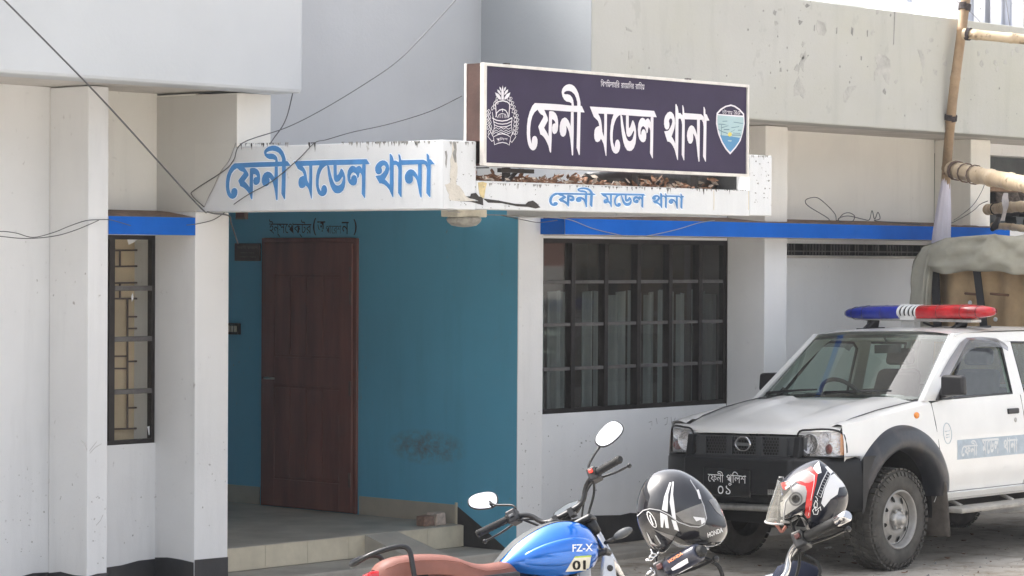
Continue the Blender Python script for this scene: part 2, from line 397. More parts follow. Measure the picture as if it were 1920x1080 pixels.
# parapets and eaves
m = MB(); m.box(14.383, 30, 12.35, 12.6, 3.258, 4.21)
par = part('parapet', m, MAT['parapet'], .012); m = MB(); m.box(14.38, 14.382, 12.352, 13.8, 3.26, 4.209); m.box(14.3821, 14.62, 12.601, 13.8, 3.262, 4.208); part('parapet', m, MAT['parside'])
m = MB(); m.box(0, 11.605, 12.35, 12.6, 3.227, 4.75); m.box(11.38, 11.605, 12.6, 13.8, 3.24, 4.75)
part('parapet', m, MAT['parapet2'], .022, label='fresher bluish white parapet')
m = MB(); m.box(14.62, 30, 12.601, 20, 3.276, 3.40); part('eave', m, MAT['soffit'])
m = MB(); m.box(0, 11.38, 12.601, 20, 3.247, 3.40); part('eave', m, MAT['soffit'])
m = MB(); m.box(0, 30, 19.9, 20.1, 0, 3.24); m.box(-.2, 0, 12.6, 20, 0, 3.24); m.box(30, 30.2, 12.6, 20, 0, 3.24); part('wall', m, MAT['wall'])
m = MB(); m.box(11.386, 14.6, 13.81, 20, 3.25, 3.398); part('roof', m, MAT['soffit'])
# canopy
m = MB(); m.box(11.287, 11.565, 10.82, 12.999, 2.482, 2.885); lb = part('canopy_beam', m, MAT['canopy'], .006)
m = MB(); m.box(11.566, 14.214, 10.82, 11.0, 2.487, 2.655); fb = part('canopy_beam', m, MAT['canopy'], .006)
m = MB(); m.box(14.215, 14.456, 10.82, 12.999, 2.492, 2.892); part('canopy_beam', m, MAT['canopy'], .006)
m = MB(); m.box(11.566, 14.214, 11.001, 13.409, 2.585, 2.632); m.box(11.572, 14.345, 13.411, 16.6, 2.575, 2.638); part('canopy_slab', m, MAT['soffit'])
# sunshade ledges
def ledge(x0, x1, yf, yb, z0, z1, z2, endcap=False):
    m = MB()
    m.hexa([(x0,yf,z0),(x1,yf,z0),(x1,yb,z0),(x0,yb,z0),(x0,yf,z1),(x1,yf,z1),(x1,yb,z1),(x0,yb,z1)], 1)
    o = MB()
    o.add([(x0,yf-.004,z0-.004),(x1,yf-.004,z0-.004),(x1,yf-.004,z1+.002),(x0,yf-.004,z1+.002)], [(0,1,2,3)], 0)
    o.add([(x0-.004,yf-.004,z0-.004),(x0-.004,yf-.004,z1+.002),(x0-.004,yf+.23,z1+.002),(x0-.004,yf+.23,z0-.004)], [(0,1,2,3)], 0)
    o.add([(x0,yf,z1),(x1,yf,z1),(x1,yf,z1+.004),(x0,yf,z1+.004)], [(0,1,2,3)], 2)
    rows = []; k = max(2, int((x1-x0)/.06)); rnd = random.Random(int(x0*100))
    for j in range(4):
        t = j/3; rows.append([(x0+(x1-x0)*i/k, yf+(yb-yf)*t, z1+.003+(z2-z1)*t + (rnd.uniform(-.003,.012) if 0 < j < 3 else 0)) for i in range(k+1)])
    o.grid(rows, 2, False)
    r = part('sunshade', m, [MAT['blueband'], MAT['soffit'], MAT['rustledge']])
    o.build('blue_fascia', [MAT['blueband'], MAT['soffit'], MAT['rustledge']], r, recalc=False)
ledge(10.582, 11.285, 13.004, YW-.002, 2.337, 2.443, 2.49)
ledge(14.585, 20.56, 12.77, 12.999, 2.377, 2.486, 2.50)
for x0, x1 in ((14.62, 17.281), (17.583, 20.282)):
    m = MB(); m.hexa([(x0,YF,2.377),(x1,YF,2.377),(x1,YW-.002,2.377),(x0,YW-.002,2.377),(x0,YF,2.5),(x1,YF,2.5),(x1,YW-.002,2.535),(x0,YW-.002,2.535)], 0)
    part('sunshade', m, MAT['rustledge'])
m = MB(); m.box(14.62, 20.28, 12.80, YW-.003, 2.370, 2.3765); part('eave', m, MAT['soffit'])

# black painted base along the foot of the walls, upper edge a little wavy
def base_band(pts, zf, d):
    """pts: outline in plan (x, y); d: outward unit vector per segment"""
    m = MB(); rnd = random.Random(5)
    for (a, b), n_, (za, zb) in zip(zip(pts[:-1], pts[1:]), d, zf):
        a, b = Vector((*a, 0)), Vector((*b, 0)); k = max(2, int((b-a).length/.12)); n_ = Vector((*n_, 0))*.004
        rows = [[], []]
        for i in range(k+1):
            q = a+(b-a)*i/k+n_; z = za+(zb-za)*i/k + math.sin(i*1.7)*.006+rnd.uniform(-.006,.006)
            rows[0].append((q.x, q.y, .0)); rows[1].append((q.x, q.y, z))
        m.grid(rows, 0, False)
    return m
part('base_band', base_band([(3,YW),(10.423,YW),(10.423,YF),(10.58,YF),(10.58,YW),(11.287,YW),(11.287,YF),(11.571,YF)],
     [(.2,.225),(.23,.24),(.24,.25),(.25,.25),(.21,.245),(.25,.262),(.262,.268)], [(0,-1),(-1,0),(0,-1),(1,0),(0,-1),(-1,0),(0,-1)]), MAT['base'])
part('base_band', base_band([(14.617,YW),(17.283,YW),(17.283,YF),(17.581,YF),(17.581,YW),(20.284,YW),(20.284,YF),(20.606,YF)],
     [(.24,.20),(.2,.2),(.2,.2),(.2,.2),(.2,.2),(.2,.2),(.2,.2)], [(0,-1),(-1,0),(0,-1),(1,0),(0,-1),(-1,0),(0,-1)]), MAT['base'])

# porch
XB = 14.346
m = MB(); m.add([(XB-.004,YF+.004,0),(XB-.004,16.6,0),(XB-.004,16.6,2.574),(XB-.004,YF+.004,2.574)], [(0,1,2,3)])
m.box(11.58, XB-.005, 16.55, 16.6, 0, 2.574); part('porch_wall', m, MAT['teal'], recalc=False)
rnd = random.Random(3)
for y0_, y1_ in ((13.602,14.61),(15.735,16.55)):
    m = MB(); m.box(XB-.014, XB-.0042, y0_, y1_, .243, .383); part('dado', m, MAT['dado'])
m = MB(); m.box(XB-.02, XB-.0045, 13.585, 13.6, .08, .40); part('tile_edge', m, MAT['tile'])
m = MB(); m.add([(XB-.0085,13.583,.372),(XB-.0085,13.583,.05),(XB-.0085,13.05,.05),(XB-.0085,13.10,.10),(XB-.0085,13.36,.25)], [(0,1,2,3,4)]); part('base_band', m, MAT['base'], recalc=False)
m = MB(); m.box(11.572, XB-.021, 13.53, 16.55, -.02, .243); part('porch_floor', m, MAT['porchfloor'])
m = MB()
x = 11.573
while x < XB-.03:      # tiles along the step, the ramp stands before some of them
    x1 = min(x+.395, XB-.022); m.box(x+.0015, x1-.0015, 13.508, 13.5295, .087, .240); x = x1
m.box(11.573, XB-.022, 13.514, 13.5285, .087, .239, 1); part('porch_step', m, [MAT['tile'], MAT['grout']])
m = MB(); m.hexa([(13.31,13.0,.086),(13.66,12.97,.086),(13.64,13.507,.086),(13.31,13.507,.086),(13.31,13.0,.095),(13.66,12.97,.095),(13.64,13.507,.243),(13.31,13.507,.243)])
part('porch_ramp', m, MAT['porchfloor'])

# door in the teal wall
MAT['rusthinge'] = paint('painted_hinge', (.16,.10,.085), .5, .3, .2, 20)
d = MB(); DY0, DY1, DZ0, DZ1 = 14.632, 15.70, .245, 2.345
d.box(XB-.018, XB-.005, DY0, DY1, DZ0, DZ1); d.box(XB-.03, XB-.018, DY0, DY0+.035, DZ0, DZ1); d.box(XB-.03, XB-.018, DY1-.035, DY1, DZ0, DZ1); d.box(XB-.03, XB-.018, DY0+.035, DY1-.035, DZ1-.035, DZ1)
door = part('door', d, MAT['doorwood'], .003)
lf = MB(); y0, y1 = DY0+.038, DY1-.038
st = .13
lf.box(XB-.034, XB-.02, y0, y1, DZ0+.01, DZ1-.04)
lf.box(XB-.046, XB-.034, y0, y0+st, DZ0+.01, DZ1-.04); lf.box(XB-.046, XB-.034, y1-st, y1, DZ0+.01, DZ1-.04)
for za, zb in ((DZ0+.01, DZ0+.22), (1.20, 1.42), (DZ1-.28, DZ1-.04)): lf.box(XB-.046, XB-.034, y0+st, y1-st, za, zb)
for i in range(4):
    yy = y0+st+(y1-y0-2*st)*(i+.5)/4
    for za, zb in ((DZ0+.24, 1.18), (1.44, DZ1-.30)): lf.box(XB-.042, XB-.0341, yy-.085, yy+.085, za, zb)
lf.build('door_leaf', MAT['doorwood'], door, .004)
for z in (2.07, 1.89, 1.20, .50):
    h = MB(); h.box(XB-.052, XB-.0462, y0+.0, y0+.022, z-.055, z+.055); h.build('hinge', MAT['rusthinge'], door)
h = MB(); h.tube([(XB-.047,y1-.06,1.25),(XB-.085,y1-.06,1.25),(XB-.085,y1-.17,1.25)], .009, 8); h.build('handle', MAT['steel'], door)

# left window with a brown grille and boards behind it
wf = MB(); t = .028; yy0, yy1 = YW+.01, YW+.05
wf.box(WX0, WX1, yy0, yy1, WZ0, WZ0+t); wf.box(WX0, WX1, yy0, yy1, WZ1-t, WZ1)
wf.box(WX0, WX0+t, yy0, yy1, WZ0+t, WZ1-t); wf.box(WX1-t, WX1, yy0, yy1, WZ0+t, WZ1-t); wf.box(10.90, 10.945, yy0-.01, yy1, WZ0+t, WZ1-t)
win = part('window', wf, MAT['iron'])
for z in (1.995, 1.67, 1.334):
    wb = MB(); wb.box(10.947, WX1-t-.002, yy0-.008, yy1-.004, z-.018, z+.014); wb.build('glazing_bar', MAT['irongrey'], win, .003)
p = MB(); p.add([(WX0+t,YW+.03,WZ0+t),(WX1-t,YW+.03,WZ0+t),(WX1-t,YW+.03,WZ1-t),(WX0+t,YW+.03,WZ1-t)], [(0,1,2,3)]); p.build('pane', MAT['clearglass'], win)
gr = MB(); GY = 13.575
def gbar(x0, y0, x1, y1):
    a_, b_ = un(x0, y0, 'Y', GY), un(x1, y1, 'Y', GY); gr.bar((a_.x,GY,a_.z), (b_.x,GY,b_.z), .011, .008, (0,1,0))
for q in ((200,470,263,469),(200,500,263,499),(200,531,263,530),(200,560,263,560),(239,594,263,594),(239,616,263,616),(239,678,263,677),(239,765,263,764),(200,668,239,668),(200,691,239,691),(200,805,263,803),(225,470,225,500),(225,532,225,560),(239,560,239,804),(212,440,212,840)): gbar(*q)
gr.build('grille', MAT['brownbar'], win)
bd = MB(); bx_1 = un(264, 600, 'Y', 13.60).x; bd.box(10.5, bx_1, 13.60, 13.62, .9, 2.45); bd.build('backing_board', MAT['tan'], win)
bd = MB(); bd.box(bx_1+.003, 11.6, 13.63, 13.65, .9, 2.4); bd.build('backing_board', MAT['greyblue'], win)
pp2 = Plane('Y', YW+.027, (0,-1,0))
for poly in ([(238,447),(262,446),(250,455),(241,459)], [(246,555),(249,549),(250,560),(247,566)], [(276,800),(284,798),(286,812),(279,816)], [(286,820),(290,812),(291,826)], [(205,806),(209,803),(209,820),(206,822)]):
    pp = MB(); flat_poly(pp, pp2, poly, .001); pp.build('paper_scrap', MAT['white'], win)

# big window of six by four panes
wf = MB(); t = .035; yy0, yy1 = YW+.005, YW+.055
wf.box(VX0, VX1, yy0, yy1, VZ0, VZ0+t); wf.box(VX0, VX1, yy0, yy1, VZ1-t, VZ1)
wf.box(VX0, VX0+t, yy0, yy1, VZ0+t, VZ1-t); wf.box(VX1-t, VX1, yy0, yy1, VZ0+t, VZ1-t)
cols = [15.372, 15.76, 16.152, 16.545, 16.924]
for c in cols: wf.box(c-.022, c+.022, yy0-.02, yy1, VZ0+t, VZ1-t)
win = part('window', wf, MAT['iron'], .003)
xs = [VX0+t]+cols+[VX1-t]
for z in (2.022, 1.70, 1.366):
    for a_, b_ in zip(xs[:-1], xs[1:]):
        wb = MB(); wb.box(a_+.024, b_-.024, yy0-.012, yy1-.01, z-.014, z+.012); wb.build('glazing_bar', MAT['irongrey'], win, .003)
p = MB(); zs = [VZ0+t, 1.366, 1.70, 2.022, VZ1-t]; rnd = random.Random(11)
for i in range(6):
    for j in range(4):
        a_, b_, c_, d_ = xs[i], xs[i+1], zs[j], zs[j+1]; e1, e2, e3 = rnd.uniform(-.004,.004), rnd.uniform(-.004,.004), rnd.uniform(-.003,.003)
        p.add([(a_,YW+.03+e1,c_),(b_,YW+.03+e2,c_),(b_,YW+.03+e2+e3,d_),(a_,YW+.03+e1+e3,d_)], [(0,1,2,3)])
p.build('pane', MAT['winglass'], win)
cu = MB(); k = 260; rows = [[], []]
for i in range(k+1):
    x = 14.7+3.0*i/k
    y = 13.78+.03*math.sin(i*.52)+.018*math.sin(i*1.23+1); zt = 2.0-.06*abs(math.sin(i*.21))
    rows[0].append((x,y,.95)); rows[1].append((x,y,1.93+.02*math.sin(i*.17)))
def gap(c):
    q = (c.x-14.7)/.195
    return (q % 1) < .30+.2*math.sin(q*2.1)
cu.grid(rows, 0, True, skip=gap); cu.build('curtain', MAT['curtain'], win)
m = MB(); m.box(14.65, 17.9, 15.4, 15.5, 0, 3.2); m.box(14.63, 17.9, 13.62, 15.4, -.01, .0); m.box(14.63, 17.9, 13.62, 15.4, 2.75, 2.8); m.box(17.9, 18, 13.62, 15.4, 0, 2.75)
part('room', m, MAT['room'])
m = MB(); m.box(10.3, 11.25, 14.6, 14.7, 0, 2.4); part('room', m, MAT['tan'])
# vent strip under the sunshade
m = MB(); m.box(17.582, 20.283, 13.50, 13.52, 2.236, 2.335); v = part('vent', m, MAT['dark'])
sl_ = MB(); rnd = random.Random(2)
for i in range(60):
    x = 17.62+i*.044
    if rnd.random() < .8: sl_.box(x, x+.008, YW+.03, YW+.04, 2.238, 2.333)
sl_.box(17.59, 20.28, YW+.02, YW+.03, 2.266, 2.276); sl_.build('grille', MAT['irongrey'], v)
m = MB(); m.box(17.584, 20.28, YW-.012, YW-.001, 2.212, 2.234); part('sill', m, MAT['soffit'], .004)
# dark opening at the far end
m = MB(); m.box(20.607, 27, 14.6, 14.7, 2.3, 3.27); m.box(20.607, 27, 13.61, 14.6, 2.48, 2.497); part('opening', m, MAT['dark'])

# lettering: the three words, each letter traced on the signboard face
W1 = [(980,150,7.2), [
 [(175,310),(230,345),(210,400),(170,435),(140,490),(122,560),(112,650),(110,740),(118,810),(134,862),(133,820),(140,780),(155,760),(178,754),(198,770),(210,805),(210,850),(203,890),(188,925),(168,945),(148,950),(125,940),(105,915),(85,870),(72,800),(66,720),(68,620),(80,520),(105,430),(140,350)],
 [(175,310),(330,318),(450,325),(560,335),(640,343),(668,346),(807,350),(845,437),(700,430),(560,420),(400,408),(300,402),(210,400),(190,360)],
 [(210,400),(300,402),(322,450),(345,505),(350,545),(330,585),(298,645),(320,680),(345,725),(358,760),(362,600),(366,425),(390,418),(425,425),(455,450),(475,490),(487,550),(488,620),(482,680),(465,715),(440,730),(420,720),(407,690),(405,640),(415,600),(435,585),(452,588),(445,560),(425,535),(405,530),(403,620),(400,800),(392,975),(385,982),(372,960),(360,900),(340,850),(315,800),(290,765),(265,742),(247,733),(238,690),(220,630),(250,570),(285,510),(290,490),(280,475),(255,462),(235,440)],
 [(575,505),(600,515),(625,545),(645,590),(655,620),(661,430),(697,432),(697,700),(690,1010),(682,1022),(672,1010),(662,900),(652,800),(635,700),(610,640),(592,615),(600,650),(598,700),(585,745),(562,765),(540,762),(520,740),(508,690),(508,620),(518,570),(540,525)],
 [(668,346),(668,315),(640,297),(600,290),(570,265),(545,220),(535,165),(542,125),(565,90),(595,67),(635,56),(670,62),(705,85),(735,125),(760,180),(778,250),(787,300),(790,350),(745,350),(745,300),(730,240),(705,190),(670,158),(635,145),(600,147),(575,160),(562,180),(580,193),(620,193),(650,205),(675,235),(690,270),(700,346)],
 [(745,430),(790,432),(785,700),(778,1005),(768,1015),(735,915),(740,700)]]]
W2 = [(1100,180,8.307), [
 [(60,163),(500,190),(1062,232),(1103,330),(800,312),(680,303),(540,292),(420,283),(195,272),(110,290)],
 [(60,163),(200,262),(192,280),(215,320),(235,380),(245,450),(255,560),(268,600),(280,632),(285,400),(284,275),(328,278),(325,600),(318,935),(308,930),(292,850),(275,750),(250,690),(232,665),(215,700),(180,718),(150,705),(132,660),(127,600),(135,530),(155,490),(190,470),(207,470),(202,430),(185,385),(150,350),(120,320),(100,260)],
 [(430,283),(540,292),(510,305),(475,345),(450,400),(430,470),(418,560),(415,650),(420,720),(435,770),(448,800),(452,740),(465,695),(485,678),(508,685),(525,720),(532,770),(528,820),(512,865),(485,893),(460,897),(430,880),(405,840),(388,770),(376,680),(375,580),(383,470),(400,370)],
 [(535,295),(548,290),(565,320),(580,430),(600,540),(625,640),(650,690),(675,705),(700,700),(725,670),(742,610),(750,560),(745,535),(730,560),(705,610),(680,632),(660,635),(640,620),(628,580),(622,500),(622,300),(665,303),(665,400),(668,505),(690,480),(705,430),(720,385),(732,378),(750,410),(768,470),(780,550),(780,650),(770,740),(745,810),(710,850),(675,857),(640,845),(605,790),(580,710),(560,600),(545,470)],
 [(880,340),(905,350),(925,378),(950,352),(970,350),(990,372),(1003,410),(1008,325),(1050,328),(1046,600),(1040,970),(1030,968),(995,890),(1000,700),(1000,540),(990,500),(975,480),(965,520),(960,565),(940,585),(937,540),(920,495),(890,465),(865,485),(850,530),(848,590),(858,605),(862,560),(878,525),(900,515),(925,540),(938,600),(935,660),(920,705),(890,722),(860,710),(830,670),(812,610),(806,520),(815,430),(835,375),(855,348)]]]
W3 = [(1235,180,8.31), [
 [(185,243),(215,252),(245,290),(262,350),(268,430),(255,510),(235,570),(212,630),(235,665),(258,710),(270,740),(272,500),(273,130),(285,122),(305,165),(315,210),(322,265),(350,265),(370,290),(382,300),(380,360),(355,355),(335,350),(320,360),(318,700),(312,1000),(302,992),(285,930),(265,850),(235,780),(205,735),(175,712),(148,708),(125,640),(98,550),(130,545),(160,540),(190,500),(215,440),(225,390),(215,355),(195,348),(178,365),(170,390),(178,420),(180,460),(172,500),(150,522),(125,520),(105,490),(95,440),(97,370),(115,310),(150,260)],
 [(378,145),(388,143),(402,180),(410,262),(414,265),(418,400),(415,700),(410,1003),(400,1000),(370,915),(372,700),(376,450),(370,400),(355,355),(382,300),(383,250)],
 [(410,264),(530,273),(670,283),(700,310),(715,325),(720,385),(690,370),(650,370),(520,365),(418,362)],
 [(525,457),(555,475),(580,520),(600,580),(608,610),(608,368),(652,370),(650,600),(645,1020),(632,1022),(618,940),(605,800),(590,680),(570,620),(545,580),(548,640),(545,690),(525,735),(505,743),(480,735),(460,690),(450,620),(455,560),(475,500),(500,465)],
 [(708,170),(718,168),(735,210),(738,280),(760,290),(775,330),(800,382),(755,385),(752,600),(745,1025),(735,1020),(700,940),(705,700),(710,480),(700,410),(680,370),(720,385),(718,325),(710,300)]]]
SIGNY = 10.765
sgn = Plane('Y', SIGNY, (0,-1,0))
def word_uv(W):
    (ox, oy, k), polys = W
    pp = [[un(ox+x/k, oy+y/k, 'Y', SIGNY) for x, y in q] for q in polys]
    allp = [p for q in pp for p in q]
    x0, x1 = min(p.x for p in allp), max(p.x for p in allp); z0, z1 = min(p.z for p in allp), max(p.z for p in allp)
    return [[((p.x-x0)/(x1-x0), (p.z-z0)/(z1-z0)) for p in q] for q in pp], (x0, x1, z0, z1)
WORDS = [word_uv(w_) for w_ in (W1, W2, W3)]
def put_word(mb, i, o, u, v, n_, lift=.001, mi=0, grow=0.0):
    o, u, v, n_ = Vector(o), Vector(u), Vector(v), Vector(n_).normalized()
    for k, q in enumerate(WORDS[i][0]):
        P = [o+u*a+v*b for a, b in q]
        if grow:
            c = []
            for j in range(len(P)):
                t = (P[(j+1) % len(P)]-P[j-1]).normalized(); c.append(t.cross(n_))
            ar = sum(((P[j]-P[0]).cross(P[(j+1) % len(P)]-P[0])).dot(n_) for j in range(len(P)))
            sg = 1 if ar > 0 else -1
            P = [p+e*grow*sg for p, e in zip(P, c)]
        mb.add([p+n_*(lift+k*.0003) for p in P], [tuple(range(len(P)))], mi)
def halo_word(mb, i, o, u, v, n_, mi, wd):
    n_ = Vector(n_); k = 0
    for q in WORDS[i][0]:
        P = [o+u*a+v*b for a, b in q]
        for a, b in zip(P, P[1:]+P[:1]):
            t = b-a
            if t.length < 1e-5: continue
            t.normalize(); sd = t.cross(n_)*wd/2; e = t*wd*.35; lf = n_*(.0006+k*6e-6); k += 1
            mb.add([a-sd-e+lf, b-sd+e+lf, b+sd+e+lf, a+sd-e+lf], [(0,1,2,3)], mi)
def canopy_words(boxes, ax, val, n_, name):
    m = MB(); pl = Plane(ax, val, n_)
    for i, (x0, x1, y0, y1, sl) in enumerate(boxes):
        a_ = pl.p(x0, y1); b_ = pl.p(x1, y1+sl); c_ = pl.p(x0, y0)
        halo_word(m, i, a_, b_-a_, c_-a_, n_, 1, .011)
        put_word(m, i, a_, b_-a_, c_-a_, n_, .0032, 0)
    part(name, m, [MAT['bluetext'], MAT['halo']], recalc=False)
canopy_words([(424,546,277,378,-3),(551,694,302,373,-2),(704,816,289,371,-1)], 'X', 11.287, (-1,0,0), 'painted_lettering')
canopy_words([(1029,1117,350,388,1),(1125,1210,362,389,1),(1222,1283,361,391,1)], 'Y', 10.82, (0,-1,0), 'painted_lettering')
# room name above the door, partly painted over
m = MB(); pl = Plane('X', XB, (-1,0,0))
px_text(m, 'ইন্সেপক্টর', pl, (506,411), (585,412), (506,444), .007); px_text(m, '(', pl, (588,409), (594,409), (588,441), .007)
px_text(m, 'অ', pl, (596,415), (611,415), (596,437), .007); px_text(m, 'ন', pl, (642,416), (655,416), (642,439), .007); px_text(m, ')', pl, (664,411), (670,411), (664,441), .007)
part('painted_lettering', m, MAT['blacktext'], recalc=False)
m = MB(); MAT['faded'] = paint('faded_lettering', (.045,.09,.12), .7, 0, .4, 40)
px_text(m, 'পােরশ', pl, (612,422), (641,422), (612,438), .0065); part('painted_lettering', m, MAT['faded'], recalc=False)

# damp, drips and broken plaster on the canopy
rnd = random.Random(21)
m = MB()
flat_poly(m, Plane('X', 11.2845, (-1,0,0)), [(366,270),(441,268.6),(430,296),(405,345),(378,393),(366,395)], .0012, 4)
def drips(pl, x0, y0, x1, y1, n_, lmin, lmax, mi, w0=.6, w1=2.2):
    for i in range(n_):
        t = rnd.random(); x = x0+(x1-x0)*t; y = y0+(y1-y0)*t; L = rnd.uniform(lmin, lmax)*rnd.random(); w_ = rnd.uniform(w0, w1)
        j = lambda s: rnd.uniform(-s, s)
        flat_poly(m, pl, [(x-w_, y), (x+w_, y), (x+w_*.8+j(.5), y+L*.35), (x+w_*.35+j(.4), y+L*.7), (x+j(.3), y+L), (x-w_*.4+j(.4), y+L*.6), (x-w_*.9+j(.5), y+L*.3)], .001+i*4e-6, mi)
cl = Plane('X', 11.287, (-1,0,0)); cf = Plane('Y', 10.82, (0,-1,0))
drips(cl, 445, 268.8, 540, 267, 26, 3, 14, 1); drips(cl, 450, 268.7, 530, 267.4, 9, 6, 26, 0, .5, 1.4); drips(cl, 578, 266.9, 592, 266.7, 5, 12, 28, 0, 1.2, 2.6)
drips(cl, 640, 266, 820, 264, 60, 3, 16, 1); drips(cl, 700, 266, 800, 264.5, 16, 4, 16, 0)
drips(cf, 905, 343, 1400, 356, 90, 2, 9, 1, .6, 2); drips(cf, 1000, 346, 1400, 356, 26, 3, 15, 0, .5, 1.5); drips(cf, 838, 265, 892, 266, 10, 4, 14, 1); drips(cf, 1408, 291, 1445, 292, 10, 2, 9, 1)
k = 1/7.714
cr = lambda L: [(695+x*k, 280+y*k) for x, y in L]
flat_poly(m, cf, cr([(1180,-100),(1235,-108),(1245,0),(1235,80),(1245,190),(1255,260),(1250,380),(1235,450),(1240,515),(1280,530),(1310,570),(1340,610),(1360,660),(1390,690),(1440,720),(1500,740),(1500,755),(1230,745),(1145,735),(1130,690),(1135,650),(1110,610),(1085,540),(1072,510),(1110,505),(1150,480),(1145,370),(1155,260),(1150,150),(1175,60)]), .0014, 2)
flat_poly(m, cf, cr([(1185,-100),(1232,-104),(1240,0),(1232,80),(1240,190),(1215,190),(1195,120),(1180,60),(1205,0)]), .0020, 1)
flat_poly(m, cf, cr([(1375,680),(1440,680),(1450,640),(1520,630),(1560,680),(1600,690),(1620,710),(1625,810),(1540,785),(1440,758),(1240,748),(1560,748),(1500,722),(1440,712)]), .0024, 0)
flat_poly(m, cf, cr([(1550,480),(1620,470),(1680,490),(1660,560),(1640,700),(1600,720),(1570,640),(1560,560)]), .0018, 3)
flat_poly(m, cf, [(905,372),(935,376),(965,382),(985,383),(990,378),(999,376),(1006,381),(1013,389),(1004,391),(990,388),(970,387),(940,381),(915,380)], .002, 0)
flat_poly(m, cf, cr([(1072,30),(1095,20),(1108,90),(1100,200),(1090,270),(1078,200),(1085,120)]), .0016, 1)
for i in range(50):
    x, y = rnd.uniform(842, 1010), rnd.uniform(275, 392)
    if x > 893 and y < 350: continue
    r = rnd.uniform(.4, 1.3); flat_poly(m, cf, [(x+math.cos(j)*r*rnd.uniform(.5,1.5), y+math.sin(j)*r*rnd.uniform(.5,1.5)) for j in range(6)], .0026+i*2e-6, 1)
for i in range(26):
    x, y = rnd.uniform(1409, 1446), rnd.uniform(296, 385); r = rnd.uniform(.4, 1.6); flat_poly(m, cf, [(x+math.cos(j)*r*rnd.uniform(.5,1.5), y+math.sin(j)*r*rnd.uniform(.5,1.5)) for j in range(6)], .0026+i*2e-6, 1)
for x in (1338, 1403): flat_stroke(m, cf, [(x,357),(x+.5,375),(x,394)], .004, .0012, 3)
part('damp_stain', m, [MAT['mould'], MAT['mould_grey'], MAT['plaster_pale'], MAT['yellowstain'], MAT['greycoat']], recalc=False)['kind'] = 'stuff'
# flaked patches on the weathered parapet
m = MB(); pp = Plane('Y', 12.35, (0,-1,0)); q = .25
def blob(L, lift, mi=0): flat_poly(m, pp, [(1440+x*q, y*q) for x, y in L], lift, mi)
blob([(370,150),(420,170),(440,230),(420,270),(380,260),(360,210)], .0012); blob([(195,640),(230,570),(260,640),(283,700),(265,742),(240,710),(195,722)], .0012)
blob([(225,560),(235,470),(262,420),(280,380),(298,430),(270,470),(265,540),(245,500)], .0012); blob([(193,520),(215,480),(235,490),(225,535),(205,530)], .0012)
blob([(565,700),(600,650),(640,645),(665,640),(660,665),(635,680),(610,720),(585,770),(570,765)], .0012, 0); blob([(800,430),(830,405),(880,415),(915,450),(920,520),(905,635),(885,620),(860,560),(820,570),(795,610),(798,540),(820,500)], .0012)
blob([(1120,370),(1150,375),(1180,440),(1165,560),(1155,500),(1130,400)], .0012); blob([(1240,520),(1270,530),(1265,570),(1245,555)], .0012)
blob([(345,190),(352,185),(350,235),(343,230)], .0012, 1); blob([(510,210),(520,205),(518,250),(510,255)], .0012, 1); blob([(625,200),(640,215),(635,270),(622,250)], .0012, 1); blob([(740,230),(750,225),(748,275),(742,275)], .0012, 1)
blob([(770,240),(790,215),(800,240),(790,268),(772,262)], .0012); blob([(90,510),(100,505),(102,538),(88,538)], .0012, 1); blob([(945,90),(955,85),(950,200),(945,330),(938,340),(943,200)], .0011, 1)
blob([(695,420),(705,425),(702,455),(694,445)], .0012, 1); blob([(535,490),(545,492),(543,508),(534,505)], .0012, 1); blob([(230,150),(248,155),(240,180),(228,175)], .0012, 1); blob([(75,65),(105,62),(100,82),(80,80)], .0012)
for X, Y in ((1225,300),(1205,380),(1320,430),(1580,400),(1600,480),(1640,390),(1700,470),(1830,400),(1870,370),(1780,470),(1720,520),(1330,480),(1150,600),(960,606),(870,690),(60,180),(50,95),(820,90),(295,40),(240,165),(265,330),(255,420)):
    blob([(X+math.cos(j)*rnd.uniform(6,20), Y+math.sin(j)*rnd.uniform(8,34)) for j in range(7)], .0012, rnd.choice((0,0,1)) if X < 1000 else 0)
for i in range(120):
    X, Y = rnd.uniform(-1200, 1900), rnd.uniform(-60, 950); r = rnd.uniform(1.5, 6)
    if X < 0 and rnd.random() < .5: continue
    blob([(X+math.cos(j)*r*rnd.uniform(.5,1.4), Y+math.sin(j)*r*rnd.uniform(.7,2.4)) for j in range(6)], .0014+i*1e-6, rnd.choice((0,1)))
for poly in ([(1140,0),(1137,8),(1132,12),(1136,3)], [(1173,50),(1180,54),(1186,58),(1184,60),(1175,57)], [(1178,95),(1184,93),(1187,100),(1185,110),(1179,112),(1178,104)]): flat_poly(m, pp, poly, .0015, 0)
part('flaked_patch', m, [MAT['plaster'], MAT['mould_grey']], recalc=False)['kind'] = 'stuff'
# scuffs low on the white walls
m = MB(); pw = Plane('Y', YW, (0,-1,0)); pf = Plane('Y', YF, (0,-1,0)); px_ = Plane('X', 10.423, (-1,0,0))
def scuffs(pl, x0, x1, y0, y1, n_, s=1.0):
    for i in range(n_):
        x, y = rnd.uniform(x0, x1), rnd.uniform(y0, y1); r = rnd.uniform(.4, 1.5)*s
        flat_poly(m, pl, [(x+math.cos(j)*r*rnd.uniform(.5,1.4), y+math.sin(j)*r*rnd.uniform(.5,1.8)) for j in range(6)], .0016+i*3e-6, 0)
scuffs(pw, 4, 92, 860, 1045, 26); scuffs(pf, 168, 198, 930, 1062, 16); scuffs(pf, 370, 424, 820, 1000, 10); scuffs(pw, 205, 288, 850, 1035, 7); scuffs(pf, 974, 1015, 740, 960, 20, 1.1); scuffs(pw, 1022, 1230, 790, 950, 22)
for L in ([(168,850),(178,839),(190,832)],[(167,846),(181,828)],[(152,825),(160,835),(163,845)],[(180,985),(188,976),(193,965)]): flat_stroke(m, pf, L, .004, .0016, 0)
